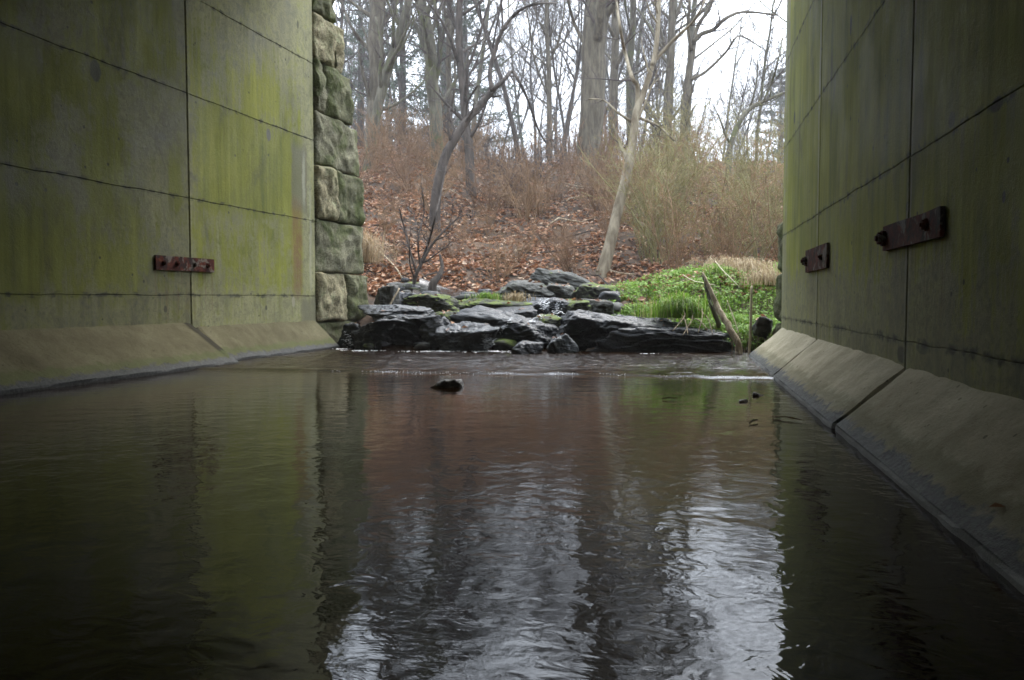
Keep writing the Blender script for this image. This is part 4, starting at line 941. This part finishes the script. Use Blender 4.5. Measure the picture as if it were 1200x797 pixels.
for i in range(26):
    y = r.uniform(15.5, 26); u = r.uniform(430, 790); x = (u-600)*y/933; a = r.uniform(0, 3.1); L = r.uniform(.5, 1.8); pts = []
    for k in range(5):
        t = (k/4-.5)*L; xx, yy = x+math.cos(a)*t+r.gauss(0, .04), y+math.sin(a)*t+r.gauss(0, .04); pts.append(Vector((xx, yy, height(xx, yy)+.06+r.uniform(0, .08))))
    m = MB(); m.tube(pts, [.018, .02, .017, .013, .006], 5)
    tag(link('fallen_branch', m.mesh('fallen_branch', M_wood if i % 3 == 0 else M_barkd, True, pts[2]), None, pts[2]), ('pale' if i % 3 == 0 else 'dark')+' fallen branch lying in the leaves of the slope', 'branch', 'fallen branches on the leafy slope')

# ------------------------------------------------------------------ light, sky, camera
EL, AZ = R(52), R(28)
w = bpy.data.worlds.new('World'); scene.world = w; w.use_nodes = True; nt = w.node_tree; nt.nodes.clear()
sky = nt.nodes.new('ShaderNodeTexSky'); sky.sky_type = 'NISHITA'; sky.sun_disc = False; sky.sun_elevation = EL; sky.sun_rotation = AZ
sky.air_density = 1.0; sky.dust_density = 4.0; sky.ozone_density = 1.0
hs = nt.nodes.new('ShaderNodeHueSaturation'); hs.inputs['Saturation'].default_value = 0.12
mxw = nt.nodes.new('ShaderNodeMix'); mxw.data_type = 'RGBA'; mxw.inputs[0].default_value = 0.55; mxw.inputs[7].default_value = (7.7, 9.0, 10.8, 1)
bg = nt.nodes.new('ShaderNodeBackground'); bg.inputs[1].default_value = 0.13; ow = nt.nodes.new('ShaderNodeOutputWorld')
nt.links.new(sky.outputs[0], hs.inputs['Color']); nt.links.new(hs.outputs[0], mxw.inputs[6]); tcw = nt.nodes.new('ShaderNodeTexCoord'); spw = nt.nodes.new('ShaderNodeSeparateXYZ'); mrw = nt.nodes.new('ShaderNodeMapRange'); vmw = nt.nodes.new('ShaderNodeVectorMath'); vmw.operation = 'SCALE'
mrw.inputs[1].default_value = 0.0; mrw.inputs[2].default_value = 0.42; mrw.inputs[3].default_value = 0.45; mrw.inputs[4].default_value = 1.25
nt.links.new(tcw.outputs['Generated'], spw.inputs[0]); nt.links.new(spw.outputs[2], mrw.inputs[0]); nt.links.new(mxw.outputs[2], vmw.inputs[0]); nt.links.new(mrw.outputs[0], vmw.inputs['Scale'])
nt.links.new(vmw.outputs[0], bg.inputs[0]); nt.links.new(bg.outputs[0], ow.inputs[0])
sl = bpy.data.lights.new('sun', 'SUN'); sl.energy = 0.7; sl.angle = R(25); sl.color = (1.0, 0.96, 0.9); so = bpy.data.objects.new('sun', sl); col.objects.link(so)
sd = Vector((math.sin(AZ)*math.cos(EL), math.cos(AZ)*math.cos(EL), math.sin(EL))); so.rotation_euler = sd.to_track_quat('Z', 'Y').to_euler(); so.location = (0, 0, 40)

HAZE = 0.0022
if HAZE:
    hz = MB(); hz.v = [Vector((x, y, z)) for z in (-2.5, 34) for (x, y) in ((-170, -60), (170, -60), (170, 270), (-170, 270))]
    hz.f = [(3, 2, 1, 0), (4, 5, 6, 7), (0, 1, 5, 4), (1, 2, 6, 5), (2, 3, 7, 6), (3, 0, 4, 7)]
    g = N('haze'); v = g.n('ShaderNodeVolumePrincipled'); v.inputs['Color'].default_value = (0.90, 0.89, 0.88, 1); v.inputs['Density'].default_value = HAZE
    g.t.links.new(v.outputs[0], g.out.inputs['Volume']); tag(link('haze', hz.mesh('haze', g.m, False)), 'thin pale haze in the damp air', 'haze', kind='stuff')

cam = bpy.data.cameras.new('camera'); cam.sensor_width = 36; cam.lens = 28.0; cam.clip_end = 1000; cam.clip_start = 0.05
co = bpy.data.objects.new('camera', cam); col.objects.link(co); co.location = (0, 0, HC); co.rotation_euler = (math.pi/2-PITCH, 0, 0); scene.camera = co
scene.view_settings.view_transform = 'Standard'; scene.view_settings.look = 'None'; scene.view_settings.exposure = 2.15; scene.view_settings.gamma = 1.0; scene.view_settings.use_curve_mapping = False
scene.cycles.use_denoising = True; scene.cycles.filter_width = 1.6; scene.cycles.max_bounces = 8; scene.cycles.volume_bounces = 0; scene.cycles.caustics_reflective = False
